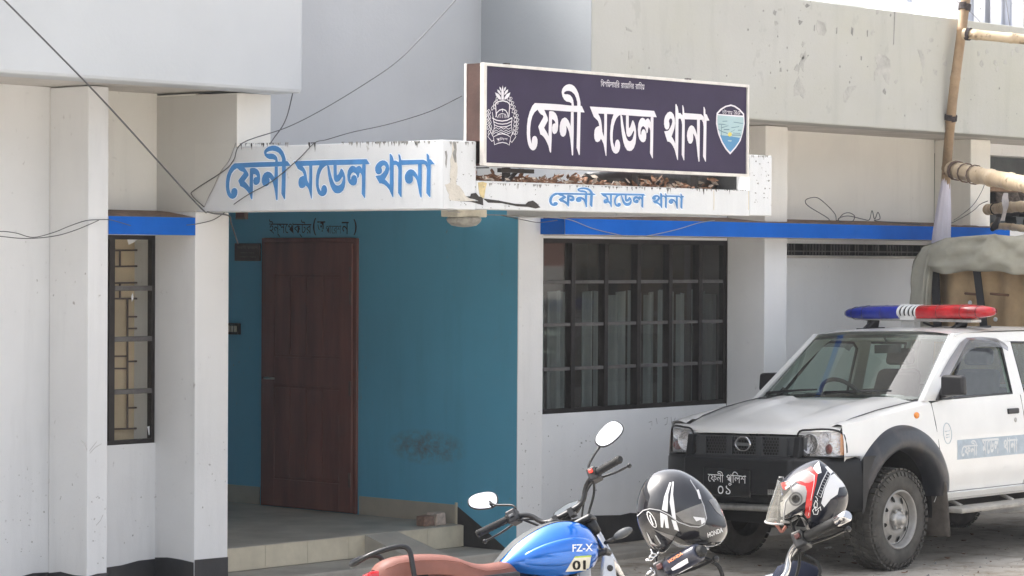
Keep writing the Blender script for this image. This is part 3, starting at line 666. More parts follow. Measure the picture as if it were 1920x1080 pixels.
for L in ([(1216,792),(1222,790),(1222,798)],[(1230,784),(1232,795)],[(1245,785),(1252,782),(1250,795),(1246,797)],[(1258,782),(1259,794)],[(1266,783),(1262,793)]): flat_stroke(m, pw, L, .006, .0016, 0)
part('scuff_mark', m, MAT['scuff'], recalc=False)['kind'] = 'stuff'
for (x, y, pl) in ((0,0,0),): pass
# ------------------------------------------------------------------ signboard
MAT['purple'] = paint('purple_sign_sheet', (.036,.026,.060), .5, 0, .14, 2.0, spec=.2)
MAT['signwhite'] = paint('white_letter_vinyl', (.74,.71,.74), .45, 0, .05, 6)
MAT['signframe'] = paint('aluminium_sign_frame', (.70,.67,.62), .4, 0, .1, 10, dirt=.35, dirtcol=(.35,.28,.2))
MAT['rustbrown'] = paint('brown_rusty_sheet', (.085,.045,.036), .6, 0, .3, 7, .2, 60, dirt=.4, dirtcol=(.12,.05,.03))
SB = thing('signboard', (12.84, 10.85, 2.742), 'purple signboard with white Bengali lettering and a brown side, standing on the porch canopy', 'sign')
SX0, SX1, SZ0, SZ1 = 11.567, 14.127, 2.742, 3.347
m = MB(); m.box(SX0+.02, SX1-.014, SIGNY+.008, SIGNY+.02, SZ0+.012, SZ1-.012); m.build('face_panel', MAT['purple'], SB)
m = MB(); t = .016
m.box(SX0, SX1, SIGNY-.004, SIGNY+.03, SZ1-t, SZ1); m.box(SX0, SX1, SIGNY-.004, SIGNY+.03, SZ0, SZ0+t)
m.box(SX0, SX0+.024, SIGNY-.004, SIGNY+.03, SZ0+t, SZ1-t); m.box(SX1-.018, SX1, SIGNY-.004, SIGNY+.03, SZ0+t, SZ1-t)
m.box(SX0, SX0+.02, SIGNY+.14, SIGNY+.16, SZ0+.14, SZ1)
m.build('frame', MAT['signframe'], SB, .002)
m = MB(); m.box(SX0+.003, SX0+.012, SIGNY+.031, SIGNY+.139, SZ0+.145, SZ1-.002); m.box(SX0+.02, SX1-.02, SIGNY+.139, SIGNY+.15, SZ0+.01, SZ1-.004)
m.box(SX0+.012, SX1-.01, SIGNY+.031, SIGNY+.138, SZ1-.014, SZ1-.003); m.box(SX0+.03, SX1-.01, SIGNY+.031, SIGNY+.138, SZ0+.003, SZ0+.014); m.box(SX1-.012, SX1-.003, SIGNY+.031, SIGNY+.139, SZ0+.014, SZ1-.014)
m.build('side_panel', MAT['rustbrown'], SB)
for x in (11.75, 12.06, 13.3, 13.9):
    m = MB(); m.box(x, x+.035, 11.03, 11.036, 2.633, 2.75); m.box(x, x+.006, 11.036, 11.07, 2.633, 2.75); m.box(x, x+.03, SIGNY+.15, 11.03, 2.735, 2.741); m.build('bracket', MAT['iron'], SB)
m = MB(); m.bar((12.12,10.99,2.735), (12.02,11.02,2.64), .02, .02); m.box(11.9, 12.2, 10.93, 10.96, 2.715, 2.74)
m.build('bracket', MAT['iron'], SB)
m = MB()
for x, y in ((960,121),(1300,149)): c = un(x, y, 'Y', SIGNY); m = MB(); m.box(c.x-.016, c.x+.016, SIGNY+.03, SIGNY+.06, SZ1, SZ1+.012); m.build('hook', MAT['iron'], SB)
m = MB()
for i in range(3):
    x0, x1, z0, z1 = WORDS[i][1]; put_word(m, i, (x0, SIGNY+.008, z0), (x1-x0, 0, 0), (0, 0, z1-z0), (0,-1,0), .002)
m.build('lettering', MAT['signwhite'], SB, recalc=False)
m = MB(); P2 = Plane('Y', SIGNY+.008, (0,-1,0))
for s_, xa, xb in (('িবসিমলাহির', 1126, 1161), ('রাহমািনর', 1164, 1188), ('রািহম', 1191, 1208)):
    dy = (xa-1126)*.075; px_text(m, s_, P2, (xa,148.5+dy), (xb,148.5+dy+(xb-xa)*.075), (xa,163+dy), .002)
m.build('small_lettering', MAT['signwhite'], SB, recalc=False)
# round crest: wheat wreath, boat, ribbon
m = MB(); k = 1/6.75
ec = lambda L: [(900+x*k, 130+y*k) for x, y in L]
def es(L, wd, closed=False, lift=.002): flat_stroke(m, P2, ec(L), wd*.00046, lift, 0, closed)
def ef(L, lift=.002): flat_poly(m, P2, ec(L), lift, 0)
ef([(285,205),(300,290),(297,385),(270,385),(268,290)])
for L in ([(245,220),(262,235),(270,268),(262,275),(248,250)], [(217,255),(245,270),(262,305),(262,325),(240,305),(222,282)], [(190,292),(235,315),(262,360),(262,385),(225,365),(200,330)]):
    ef(L, .0022); ef([(570-x, y) for x, y in L], .0022)
es([(203,600),(192,430),(230,408),(285,397),(340,412),(372,440),(362,600)], 15, lift=.0026)
es([(195,605),(208,550),(240,518),(280,505),(320,520),(345,560),(352,612)], 14, lift=.003); es([(280,505),(280,540)], 12, lift=.0033)
es([(213,615),(238,572),(275,557),(318,570),(338,615)], 7, lift=.0026)
for x in (240, 262, 284, 306, 322): es([(x,568),(x-4,618)], 6, lift=.0024)
es([(150,615),(205,645),(275,655),(340,645),(402,612)], 14, lift=.0026); es([(165,662),(225,688),(280,694),(340,686),(393,660)], 11, lift=.0026); es([(172,700),(225,724),(280,730),(340,722),(388,700)], 10, lift=.0026)
for y0 in (748, 780, 806): es([(172,y0+8),(200,y0-12),(232,y0+10),(262,y0-14),(295,y0+10),(325,y0-12),(355,y0+10),(385,y0-8)], 8, lift=.0026)
es([(150,540),(168,650),(178,720),(158,835)], 10, lift=.003); es([(402,612),(392,700),(405,830)], 10, lift=.003)
es([(165,855),(225,825),(280,815),(340,830),(385,860),(365,960),(330,935),(280,925),(225,935),(180,955)], 11, True, .0026)
es([(158,848),(130,790),(95,850),(145,912),(168,898)], 10, False, .0029); es([(388,848),(415,790),(450,852),(398,926),(378,905)], 10, False, .0029)
for t in range(8):     # wheat ears, left: leaf outlines in pairs
    a_ = R(-118+t*22.5-90+180); 
    f = t/7; yy = 790-430*f; xx = 62+0*f + 115*(2*f-.75 if f > .6 else 0)*.9 + (30*(1-f)**3)
    for sg in (-1, 1):
        cx, cy, an = xx+ (26 if sg > 0 else 0)+22, yy+(-8 if sg > 0 else 6), R(68 if sg < 0 else 112)
        es([(cx+math.cos(j*.785)*30*math.cos(an)-math.sin(j*.785)*13*math.sin(an), cy-math.cos(j*.785)*30*math.sin(an)-math.sin(j*.785)*13*math.cos(an)) for j in range(8)], 9, True, .0026+t*2e-5+(sg+1)*4e-6)
for t in range(9):
    f = t/8; yy = 800-430*f; xx = 455 - 100*max(0, 1.7*f-.75) - 25*(1-f)**2
    es([(xx-22,yy+14),(xx-8,yy-26),(xx+20,yy-12),(xx+14,yy+26)], 9, True, .0026+t*2e-5)
    es([(xx+8,yy+10),(xx+26,yy-20),(xx+44,yy-6),(xx+30,yy+24)], 8, True, .0028+t*2e-5)
a_ = ec([(205,860),(345,860),(205,910)]); px_text(m, 'পুিলশ', P2, a_[0], a_[1], a_[2], .0022)
m.build('crest', MAT['signwhite'], SB, recalc=False)
# shield
m = MB(); k = 1/9.386
sc = lambda L: [(1335+x*k, 185+y*k) for x, y in L]
MAT['shieldsky'] = paint('pale_aqua_print', (.36,.50,.52), .45, 0, .06); MAT['shieldsea'] = paint('sea_blue_print', (.07,.24,.43), .45, 0, .08); MAT['shieldgrey'] = paint('dark_teal_print', (.08,.15,.19), .45); MAT['shieldyellow'] = paint('yellow_print', (.62,.52,.10), .45)
flat_poly(m, P2, sc([(82,250),(150,178),(230,128),(330,102),(400,122),(480,176),(562,265),(572,440),(542,600),(502,740),(422,862),(318,982),(238,892),(168,772),(108,622),(70,440),(74,330)]), .0012, 0)
flat_poly(m, P2, sc([(100,268),(170,197),(245,148),(330,130),(395,150),(470,202),(540,278),(540,298),(320,285)]), .0022, 1)
flat_poly(m, P2, sc([(94,290),(550,326),(552,440),(525,590),(500,690),(300,660),(140,642),(105,520),(92,420)]), .0022, 2)
flat_poly(m, P2, sc([(140,642),(310,660),(490,690),(470,750),(400,850),(318,942),(255,872),(185,757)]), .0026, 3)
for L, wd in (([(180,398),(265,395)],14),([(375,413),(535,436)],14),([(110,448),(200,452),(290,478),(200,500),(160,515)],16),([(160,460),(163,660)],18),([(200,545),(300,545)],20),([(335,512),(470,492)],14),([(450,555),(510,555)],16),([(105,540),(170,580),(270,612)],18),([(345,640),(510,642)],20),([(365,605),(490,615)],14),([(320,590),(400,545)],8)):
    flat_stroke(m, P2, sc(L), wd*.00027, .0030, 4)
flat_poly(m, P2, sc([(272,625),(300,590),(335,600),(345,640),(310,668),(280,655)]), .0034, 5); flat_poly(m, P2, sc([(270,730),(345,735),(330,755),(285,752)]), .0032, 2)
a_ = sc([(175,185),(355,200),(175,265)]); px_text(m, 'চটগাম', P2, a_[0], a_[1], a_[2], .0028, 0); a_ = sc([(375,205),(490,222),(375,275)]); px_text(m, 'েরঞ', P2, a_[0], a_[1], a_[2], .0028, 0)
m.build('shield', [MAT['signwhite'], MAT['purple'], MAT['shieldsky'], MAT['shieldsea'], MAT['shieldgrey'], MAT['shieldyellow']], SB, recalc=False)

# ------------------------------------------------------------------ small things on the porch
c = un(870, 408, 'Y', 11.15)
L = thing('ceiling_lamp', (c.x, 11.15, 2.487), 'dusty round ceiling lamp with a white base box under the corner of the porch canopy', 'lamp')
MAT['lampwhite'] = paint('yellowed_plastic', (.55,.52,.43), .5, 0, .12, 20); MAT['lampglass'] = paint('dusty_lamp_glass', (.30,.29,.26), .35, 0, .3, 30)
lx, ly = c.x, 11.15
m = MB(); m.box(lx-.13, lx+.13, ly-.07, ly+.07, 2.445, 2.584); m.build('base_box', MAT['lampwhite'], L, .006)
m = MB(); m.lathe((lx,ly,2.444), (0,0,-1), [(0,.10),(.012,.108),(.03,.10),(.05,.075),(.058,.03),(.06,0.001)], 20); m.build('lamp_cover', MAT['lampglass'], L)
c = un(468, 474, 'X', XB)
PQ = thing('name_plaque', (XB-.02, c.y, 2.16), 'small dark brown name plaque left of the door on the teal wall', 'plaque')
m = MB(); m.box(XB-.022, XB-.006, c.y-.14, c.y+.155, 2.165, 2.305); m.build('board', MAT['rustbrown'], PQ, .003)
MAT['plaquetext'] = paint('faded_plaque_print', (.22,.18,.14), .6)
m = MB()
for z, a_, b_, hh in ((2.262,-.12,.12,.024),(2.222,-.09,.08,.014),(2.19,-.10,.10,.014)):
    put_text(m, 'ফেনী মডেল' if hh > .02 else 'অিফস সময়', (XB-.0228, c.y-a_, z), (0, a_-b_, 0), (0,0,hh))
m.build('lettering', MAT['plaquetext'], PQ, recalc=False)
c = un(441, 617, 'X', XB)
SW = thing('switch_board', (XB-.02, c.y, 1.58), 'black switch board with three switches on the dark porch wall', 'switch')
m = MB(); m.box(XB-.04, XB-.0055, c.y-.075, c.y+.09, 1.58, 1.67); m.build('box', MAT['blackplastic'], SW, .003)
for i in range(3):
    m = MB(); yy = c.y-.05+i*.042; m.box(XB-.048, XB-.0402, yy-.014, yy+.014, 1.60, 1.65); m.build('switch', MAT['lampwhite'], SW, .002)
c = un(457, 406, 'X', XB)
JB = thing('junction_box', (XB-.03, c.y, 2.48), 'small pinkish electric box high on the porch wall', 'electric box')
m = MB(); m.box(XB-.035, XB-.0055, c.y-.06, c.y+.06, 2.495, 2.565); m.build('box', paint('pinkish_plastic', (.28,.2,.17), .6), JB, .004)
m = MB(); m.box(XB-.041, XB-.0352, c.y-.045, c.y+.045, 2.507, 2.553); m.build('lid', paint('brown_plastic', (.20,.10,.08), .6), JB, .002)
c = un(795, 987, 'Z', .243)
BR = MB(); rnd = random.Random(4)
def chip(x0, x1, y0, y1, z0, z1, mi):
    s0 = len(BR.v); BR.box(x0, x1, y0, y1, z0, z1, mi)
    for i in range(s0, len(BR.v)): BR.v[i] += Vector((rnd.uniform(-.008,.008), rnd.uniform(-.008,.008), rnd.uniform(-.006,.006) if BR.v[i].z > z0+.01 else 0))
chip(14.02, 14.13, 13.62, 13.70, .2435, .318, 0); chip(14.135, 14.24, 13.60, 13.70, .2435, .330, 1)
o = BR.build('brick', [paint('broken_brick_end', (.25,.16,.12), .9, 0, .35, 25, .5, 80), paint('mortared_brick', (.55,.45,.38), .9, 0, .3, 25, .5, 80)], None, .008)
tag(o, 'broken brick with mortar on it lying on the edge of the porch step', 'brick')

# leaf litter in the canopy tray
m = MB(); rnd = random.Random(8)
for i in range(1500):
    x = rnd.uniform(11.62, 14.16); y = rnd.uniform(11.0, 11.55); z = 2.636+rnd.random()**2*.05*(1+.5*math.sin(x*9)) + max(0, .03-(y-11)*.1)
    s_ = rnd.uniform(.012, .04); M_ = Matrix.Rotation(rnd.uniform(0,6.28), 4, 'Z') @ Matrix.Rotation(rnd.uniform(-1.3,1.3), 4, 'X') @ Matrix.Rotation(rnd.uniform(-1,1), 4, 'Y')
    vs = [M_ @ Vector(p)*s_ + Vector((x,y,z)) for p in ((-1,0,0),(-.2,.45,.12),(.5,.3,.2),(1.1,0,.35),(.4,-.35,.2),(-.3,-.4,.1))]
    m.add(vs, [(0,1,2,3,4,5)], 1 if rnd.random() < .16 else 0)
for i in range(24):
    x = rnd.uniform(11.7, 14.1); y = rnd.uniform(11.0,11.3); a_ = rnd.uniform(0,3.1); l = rnd.uniform(.05,.2)
    m.tube([(x,y,2.65),(x+math.cos(a_)*l,y+math.sin(a_)*l,2.67+rnd.random()*.04)], .004, 5, 1)
tag(m.build('leaf_litter', [MAT['leaves'], MAT['leaves2']], None, weld=False, recalc=False), 'brown dry leaves heaped behind the low canopy edge', 'leaf litter', kind='stuff')
m = MB()
m.tube([(13.0,11.20,2.70),(13.3,11.17,2.72),(13.7,11.21,2.715),(13.98,11.16,2.72),(14.205,11.15,2.71)], [.045,.06,.068,.062,.07], 12)
m.box(14.200, 14.2135, 10.93, 12.2, 2.66, 2.80)  # black panel added over the beam's white inner face to darken the gap
tag(m.build('sheet_and_dark_panel', paint('black_polythene', (.018,.019,.02), .35, 0, .3, 10, .5, 30), None), 'black rolled plastic sheet on the canopy behind the signboard, with a panel added to darken the gap', 'plastic sheet')
# fallen leaves and grit on the ground
m = MB(); rnd = random.Random(31)
def litter(x0, x1, y0, y1, n_, s0, s1):
    for i in range(n_):
        p = un(rnd.uniform(x0, x1), rnd.uniform(y0, y1), 'Z', .004)
        s_ = rnd.uniform(s0, s1); M_ = Matrix.Rotation(rnd.uniform(0,6.28), 4, 'Z') @ Matrix.Rotation(rnd.uniform(-.5,.5), 4, 'X')
        m.add([M_ @ Vector(q_)*s_ + p + Vector((0,0,s_*.3)) for q_ in ((-1,0,.1),(-.2,.45,0),(.5,.3,.1),(1.1,0,.3),(.4,-.35,.05),(-.3,-.4,.1))], [(0,1,2,3,4,5)], rnd.choice((0,0,1)))
litter(1560, 1920, 985, 1080, 70, .008, .03); litter(1370, 1560, 950, 1080, 34, .008, .03); litter(1130, 1300, 1000, 1080, 20, .008, .03); litter(560, 960, 1035, 1080, 16, .006, .02)
for i in range(420):
    p = un(rnd.uniform(560, 1920), rnd.uniform(985, 1085), 'Z', .002); s_ = abs(rnd.gauss(0, .006))+.002
    if 11.5 < p.x < 14.35 and p.y > 12.9: continue
    m.add([p+Vector((rnd.uniform(-1,1)*s_, rnd.uniform(-1,1)*s_, .0)) for j in range(3)]+[p+Vector((0,0,s_*1.2))], [(0,1,3),(1,2,3),(2,0,3)], rnd.choice((0,1,2,2)))
tag(m.build('fallen_leaves', [MAT['leaves'], MAT['leaves2'], MAT['mould_grey']], None, weld=False, recalc=False), 'scattered dry leaves and grit on the dusty ground by the pickup', 'leaf litter', kind='stuff')
for (x, y, s_, lab, c_) in ((1860, 962, .05, 'crumpled pale violet wrapper on the ground under the pickup step', (.50,.47,.66)), (1553, 1030, .035, 'crushed white scrap on the ground between the wheels', (.7,.7,.68))):
    p = un(x, y, 'Z', .0); m = MB(); rows = []
    for i in range(6): rows.append([(p.x+(i-2.5)*s_*.5+rnd.uniform(-.3,.3)*s_*.3, p.y+(j-1.5)*s_*.35, p.z+.003+rnd.random()*s_*.55) for j in range(4)])
    m.grid(rows, 0, False); tag(m.build('litter_scrap', paint('litter_'+str(x), c_, .6), None), lab, 'litter', 'scraps of litter on the ground')

# ------------------------------------------------------------------ cables
def smooth(P, n=6):
    out = []
    for i in range(len(P)-1):
        p0, p1, p2, p3 = P[max(i-1,0)], P[i], P[i+1], P[min(i+2, len(P)-1)]
        for j in range(n):
            t = j/n; out.append(.5*((2*p1)+(p2-p0)*t+(2*p0-5*p1+4*p2-p3)*t*t+(3*p1-p0-3*p2+p3)*t**3))
    return out+[P[-1]]
def cable(pts, r, label, mat='cable', ax='Y', cat='cable', n=6):
    P = [un(x, y, a_ if isinstance(a_, str) else ax, v) for x, y, v, a_ in [(q if len(q) == 4 else (*q, None)) for q in pts]]
    m = MB(); m.tube(smooth(P, n), r*.66, 6)
    return tag(m.build('cable', MAT[mat], None, weld=False), label, cat, 'loose cables strung about the station')
cable([(-60,-66,11.2),(10,2,11.6),(190,185,12.1),(365,378,12.5),(392,398,12.6),(428,404,12.7),(434,420,12.95),(446,457,13.3)], .0075, 'straight thick cable slanting across the left parapet down to the porch pilaster')
cable([(860,-6,12.2),(800,60,12.2),(745,115,12.2),(680,160,12.2),(600,208,12.2),(535,240,12.25),(455,268,12.4),(11.283,0,0)][:-1]+[(438,300,11.275,'X'),(420,320,11.275,'X'),(365,356,11.275,'X'),(360,366,11.275,'X'),(378,384,11.275,'X'),(400,400,12.9)], .005, 'long thin cable sagging from the top edge to the left end of the blue lettering')
cable([(549,174,12.4),(540,212,12.4),(530,236,12.4),(515,257,12.4),(506,270,12.3)], .006, 'short cable hanging from the corner of the left parapet')
cable([(866,180,11.0),(820,203,11.2),(780,218,11.4),(720,235,11.6),(660,248,11.8),(612,262,11.9),(590,268,11.276,'X'),(560,298,11.276,'X'),(510,340,11.276,'X'),(470,362,11.276,'X'),(440,382,11.276,'X'),(424,396,12.95),(400,412,12.97),(368,420,12.97),(350,422,12.96)], .0045, 'thin cable running from the signboard over the canopy edge and the blue lettering')
cable([(442,268,11.277,'X'),(430,300,11.277,'X'),(415,320,11.277,'X'),(400,352,11.277,'X'),(390,372,11.277,'X'),(383,388,12.9)], .0035, 'thin frayed cable hanging beside the left end of the blue lettering', 'cablepale')
cable([(-30,440,12.9),(0,434,12.95),(30,437,12.97),(62,445,12.97),(100,436,12.97),(130,424,12.97),(160,414,12.97),(185,412,12.97),(205,412,12.97),(225,417,12.97),(245,423,12.98)], .004, 'upper cable of a loose pair sagging across the left wall')
cable([(-30,441,12.9),(0,443,12.95),(40,447,12.97),(75,446,12.97),(110,441,12.97),(140,432,12.97),(165,422,12.97),(185,413,12.97)], .004, 'lower cable of a loose pair sagging across the left wall')
cable([(840,396,10.80),(900,402,11.6),(960,404,12.6),(1008,407,12.72),(1050,409,12.75),(1075,414,12.76),(1110,428,12.76),(1150,438,12.76),(1185,444,12.76),(1220,441,12.76),(1270,430,12.76),(1310,418,12.76),(1340,413,12.76)], .0045, 'pale cable drooping in front of the right blue sunshade', 'cablepale')
cable([(940,404,12.9),(980,412,12.95),(1010,417,12.76),(1045,413,12.76)], .004, 'short dark cable at the left end of the right blue sunshade')
cable([(1848,340,12.5),(1840,360,12.6),(1824,385,12.75),(1800,405,12.8),(1788,413,12.85)], .004, 'steep thin cable from the middle bamboo to the sunshade')
cable([(1852,377,12.6),(1838,383,12.7),(1825,395,12.75),(1800,410,12.8),(1770,421,12.85),(1700,420,12.9),(1660,416,12.9)], .005, 'slack dark cable lying along the sunshade to the far pilaster')
cable([(1530,416,12.9),(1555,412,12.9),(1518,388,12.95),(1510,378,12.95),(1516,372,12.95),(1533,371,12.95),(1552,386,12.95),(1566,402,12.93),(1569,414,12.9),(1580,402,12.9),(1592,399,12.9),(1602,405,12.9),(1598,415,12.88),(1580,418,12.86),(1572,410,12.88),(1590,405,12.9),(1618,411,12.88),(1630,412,12.88),(1635,395,12.88),(1640,411,12.88),(1646,398,12.88),(1650,410,12.88),(1640,414,12.86),(1680,417,12.88),(1740,421,12.9)], .0055, 'tangled coil of dark cable on top of the right blue sunshade', n=8)
cable([(1770,-30,40),(1795,3,40),(1808,12,40),(1835,38,40),(1860,70,40)], .012, 'distant overhead line crossing behind the leaning bamboo')
cable([(1878,-30,40),(1886,0,40),(1893,46,40),(1900,90,40)], .012, 'distant overhead line in front of the pale tower')

# ------------------------------------------------------------------ bamboo
def bamboo_mat(name, c, c2):
    t = NT(name); col = t.mix(t.noise(5, (1,1,1), 5, .6, .35, .65), c, c2)
    col = t.mix(t.mul(t.noise(14, (1,1,1), 4, .6, .6, .7), .7), col, (.12,.075,.04))
    t.color(col).set(Roughness=.55); t.bump(t.noise(40, (1,1,1), 4), .15, .004); return t.m
MAT['bam'] = bamboo_mat('brown_bamboo', (.20,.13,.07), (.33,.225,.13)); MAT['bam2'] = bamboo_mat('pale_bamboo', (.44,.33,.21), (.60,.48,.33)); MAT['rope'] = paint('dark_rope', (.05,.04,.04), .9, 0, .4, 40, .5, 90); MAT['ropebrown'] = paint('brown_rope', (.16,.11,.085), .9, 0, .4, 40, .5, 90)
MAT['bamcut'] = paint('bamboo_hollow', (.03,.02,.015), .9)
def bamboo(P, r, seg, mat, label, wraps=(), hollow=False, wrapmat='rope', name='bamboo_pole'):
    P = smooth([Vector(p) for p in P], 10); L = [0]
    for a_, b_ in zip(P[:-1], P[1:]): L.append(L[-1]+(b_-a_).length)
    def at(s_):
        for i in range(len(L)-1):
            if L[i+1] >= s_: return P[i].lerp(P[i+1], (s_-L[i])/(L[i+1]-L[i]+1e-9))
        return P[-1]
    pts, rr = [], []; s_ = 0; rnd = random.Random(int(P[0].x*100)); nxt = seg*rnd.uniform(.3,.8)
    while s_ < L[-1]:
        e = min(nxt, L[-1])
        for q_, f in ((s_+.004, 1.07), (s_+.012, 1.09), (s_+.022, .985), ((s_+e)/2, .97), (e-.02, .985), (e-.008, 1.06)):
            if q_ < L[-1] and (not pts or q_ > prev+.001): pts.append(at(q_)); rr.append(r*f); prev = q_
        s_ = e; nxt = e+seg*rnd.uniform(.8,1.2)
    b = MB(); b.tube(pts, rr, 14)
    t = (P[-1]-P[0]).normalized()
    if hollow:
        b.tube([pts[0]-t*.002, pts[0]+t*.0001], r*.58, 12, 1)
    o = b.build(name, [mat, MAT['bamcut']], None, weld=False); tag(o, label, 'bamboo pole', 'bamboo poles tied together')
    for s_, n_ in wraps:
        wv = MB(); c = at(s_); d_ = (at(s_+.02)-at(s_-.02)).normalized()
        u = d_.orthogonal().normalized(); v = d_.cross(u); cp = []
        for i in range(n_*12+1):
            a_ = i/12*6.283; cp.append(c + d_*(i/(n_*12)-.5)*.012*n_ + (u*math.cos(a_)+v*math.sin(a_))*(r*1.1+.003))
        wv.tube(cp, .006, 6); wv.build('rope_lashing', MAT[wrapmat], None)
        bpy.context.scene.collection.objects[-1].parent = o if False else None
        q_ = COL.objects[-1]; q_.parent = o
    return o
bamboo([un(1818,-60,'Y',12.25), un(1801,75,'Y',12.27), un(1786,190,'Y',12.28), un(1774,330,'Y',12.42), un(1764,480,'Y',12.52), un(1742,900,'Y',12.6)], .041, .36, MAT['bam'], 'tall brown bamboo pole leaning upright before the weathered parapet', wraps=((.33,5),(1.27,4)))
bamboo([un(1806,63,'Y',12.20), un(1850,67,'Y',12.0), un(1930,75,'Y',11.7), un(2010,84,'Y',11.4), un(2400,128,'Y',9.9)], .042, .24, MAT['bam2'], 'topmost crossing bamboo tied to the upright pole near the parapet top', wraps=((.05,3),))
bamboo([un(1786,318,'Y',12.30), un(1830,328,'Y',11.85), un(1930,347,'Y',11.0), un(2030,366,'Y',10.2), un(2250,415,'Y',8.6)], .068, .33, MAT['bam2'], 'thick crossing bamboo with a hollow cut end tied to the pole below the parapet', wraps=((.12,5),(.35,1),(.55,1)), hollow=True, wrapmat='ropebrown')
bamboo([un(1852,393,'Y',12.9), un(1890,389,'Y',12.4), un(1960,384,'Y',11.6)], .046, .30, MAT['bam2'], 'third crossing bamboo from the top, in front of the dark opening', wraps=((.3,1),))
bamboo([un(1862,424,'Y',12.7), un(1890,425,'Y',12.35), un(1925,429,'Y',11.9), un(1980,433,'Y',11.4)], .030, .28, MAT['bam2'], 'lowest and thinnest crossing bamboo just above the canvas cover')
# white cloth wound round the foot of the pole
m = MB(); MAT['cloth'] = paint('white_cloth', (.62,.59,.66), .9, 0, .1, 12, .4, 25, vec=(1,1,.2)); rows = []
for i in range(16):
    t = i/15; y = 333+ (500-333)*t; xc = 1774-(1774-1761)*t; hw = .034+.052*t**.8+.014*math.sin(t*3); c = un(xc, y, 'Y', 12.42+.11*min(1,t*1.3)); n_ = 26
    rows.append([(c.x+math.cos(6.283*j/n_)*hw*1.02*(1+.10*math.sin(j*2.4+t*3)), c.y+math.sin(6.283*j/n_)*hw*.8*(1+.10*math.sin(j*2.4+t*3)), c.z+.004*math.sin(j*1.3)) for j in range(n_)])
m.grid(rows, 0, True, True); tag(m.build('wrapped_cloth', MAT['cloth'], None), 'white cloth wrapped round the foot of the upright bamboo', 'cloth')
m = MB(); rows = []
for i in range(8):
    t = i/7; c = un(1887-6*t, 362+52*t, 'Y', 12.3); rows.append([(c.x+(j-2)*.022*(1-.2*t), c.y+.012*math.sin(j*2+i), c.z) for j in range(5)])
m.grid(rows); tag(m.build('hanging_cloth', paint('pinkish_rag', (.5,.46,.44), .9, 0, .15, 20), None), 'pale rag strip hanging between two bamboos at the dark opening', 'cloth')
m = MB(); c = un(1866, 424, 'Y', 12.55); m.tube([c+Vector((-.05,0,-.03)), c+Vector((0,0,0)), c+Vector((.06,0,.07))], [.02,.034,.022], 8)
tag(m.build('black_bag', MAT['blackplastic'], None), 'small black plastic bag knotted on the lowest bamboo', 'bag')
# things stored in the dark opening
MAT['zinc'] = paint('dark_zinc', (.075,.085,.09), .55, .3, .3, 4, .2, 20)
m = MB(); c0 = un(1858, 280, 'Y', 13.7); c1 = un(1990, 330, 'Y', 13.7); m.box(c0.x-.3, c1.x, 13.70, 13.74, 2.93, 3.21)
tag(m.build('metal_sheet', MAT['zinc'], None, .004), 'dark grey metal sheet standing in the opening beyond the last pilaster', 'metal sheet')
m = MB(); rnd = random.Random(6)
c = un(1855, 334, 'Y', 13.45); m.box(c.x-.3, c.x+1.4, 13.42, 13.62, 2.84, 2.91); o = m.build('plank', paint('brown_plank', (.24,.155,.10), .85, 0, .3, 6, .3, 30), None, .004); tag(o, 'brown plank lying across the dark opening under the thick bamboo', 'plank')
m = MB(); rows = []
for i in range(46):
    x = c.x+.05+i*.03; d_ = .05+.16*abs(math.sin(i*1.7))*rnd.uniform(.4,1); rows.append([(x, 13.415+.02*math.sin(i), 2.838), (x+rnd.uniform(-.01,.01), 13.40+.03*math.sin(i*2), 2.838-d_*.5), (x+rnd.uniform(-.02,.02), 13.41, 2.838-d_)])
m.grid(rows, 0, False); tag(m.build('torn_sacking', paint('grey_sacking', (.12,.10,.088), .95, 0, .6, 25, .5, 40), None), 'ragged grey sacking hanging from the brown plank in the opening', 'sacking')
m = MB()
for i in range(40):
    x, z = c.x+rnd.uniform(-.3,1.3), rnd.uniform(2.5,2.66); s_ = rnd.uniform(.03,.08); m.box(x-s_, x+s_, 13.65+rnd.uniform(-.1,.1), 13.8, 2.498, z)
tag(m.build('scrap_heap', [MAT['zinc']], None), 'heap of dark scrap at the bottom of the opening beyond the last pilaster', 'scrap', kind='stuff')

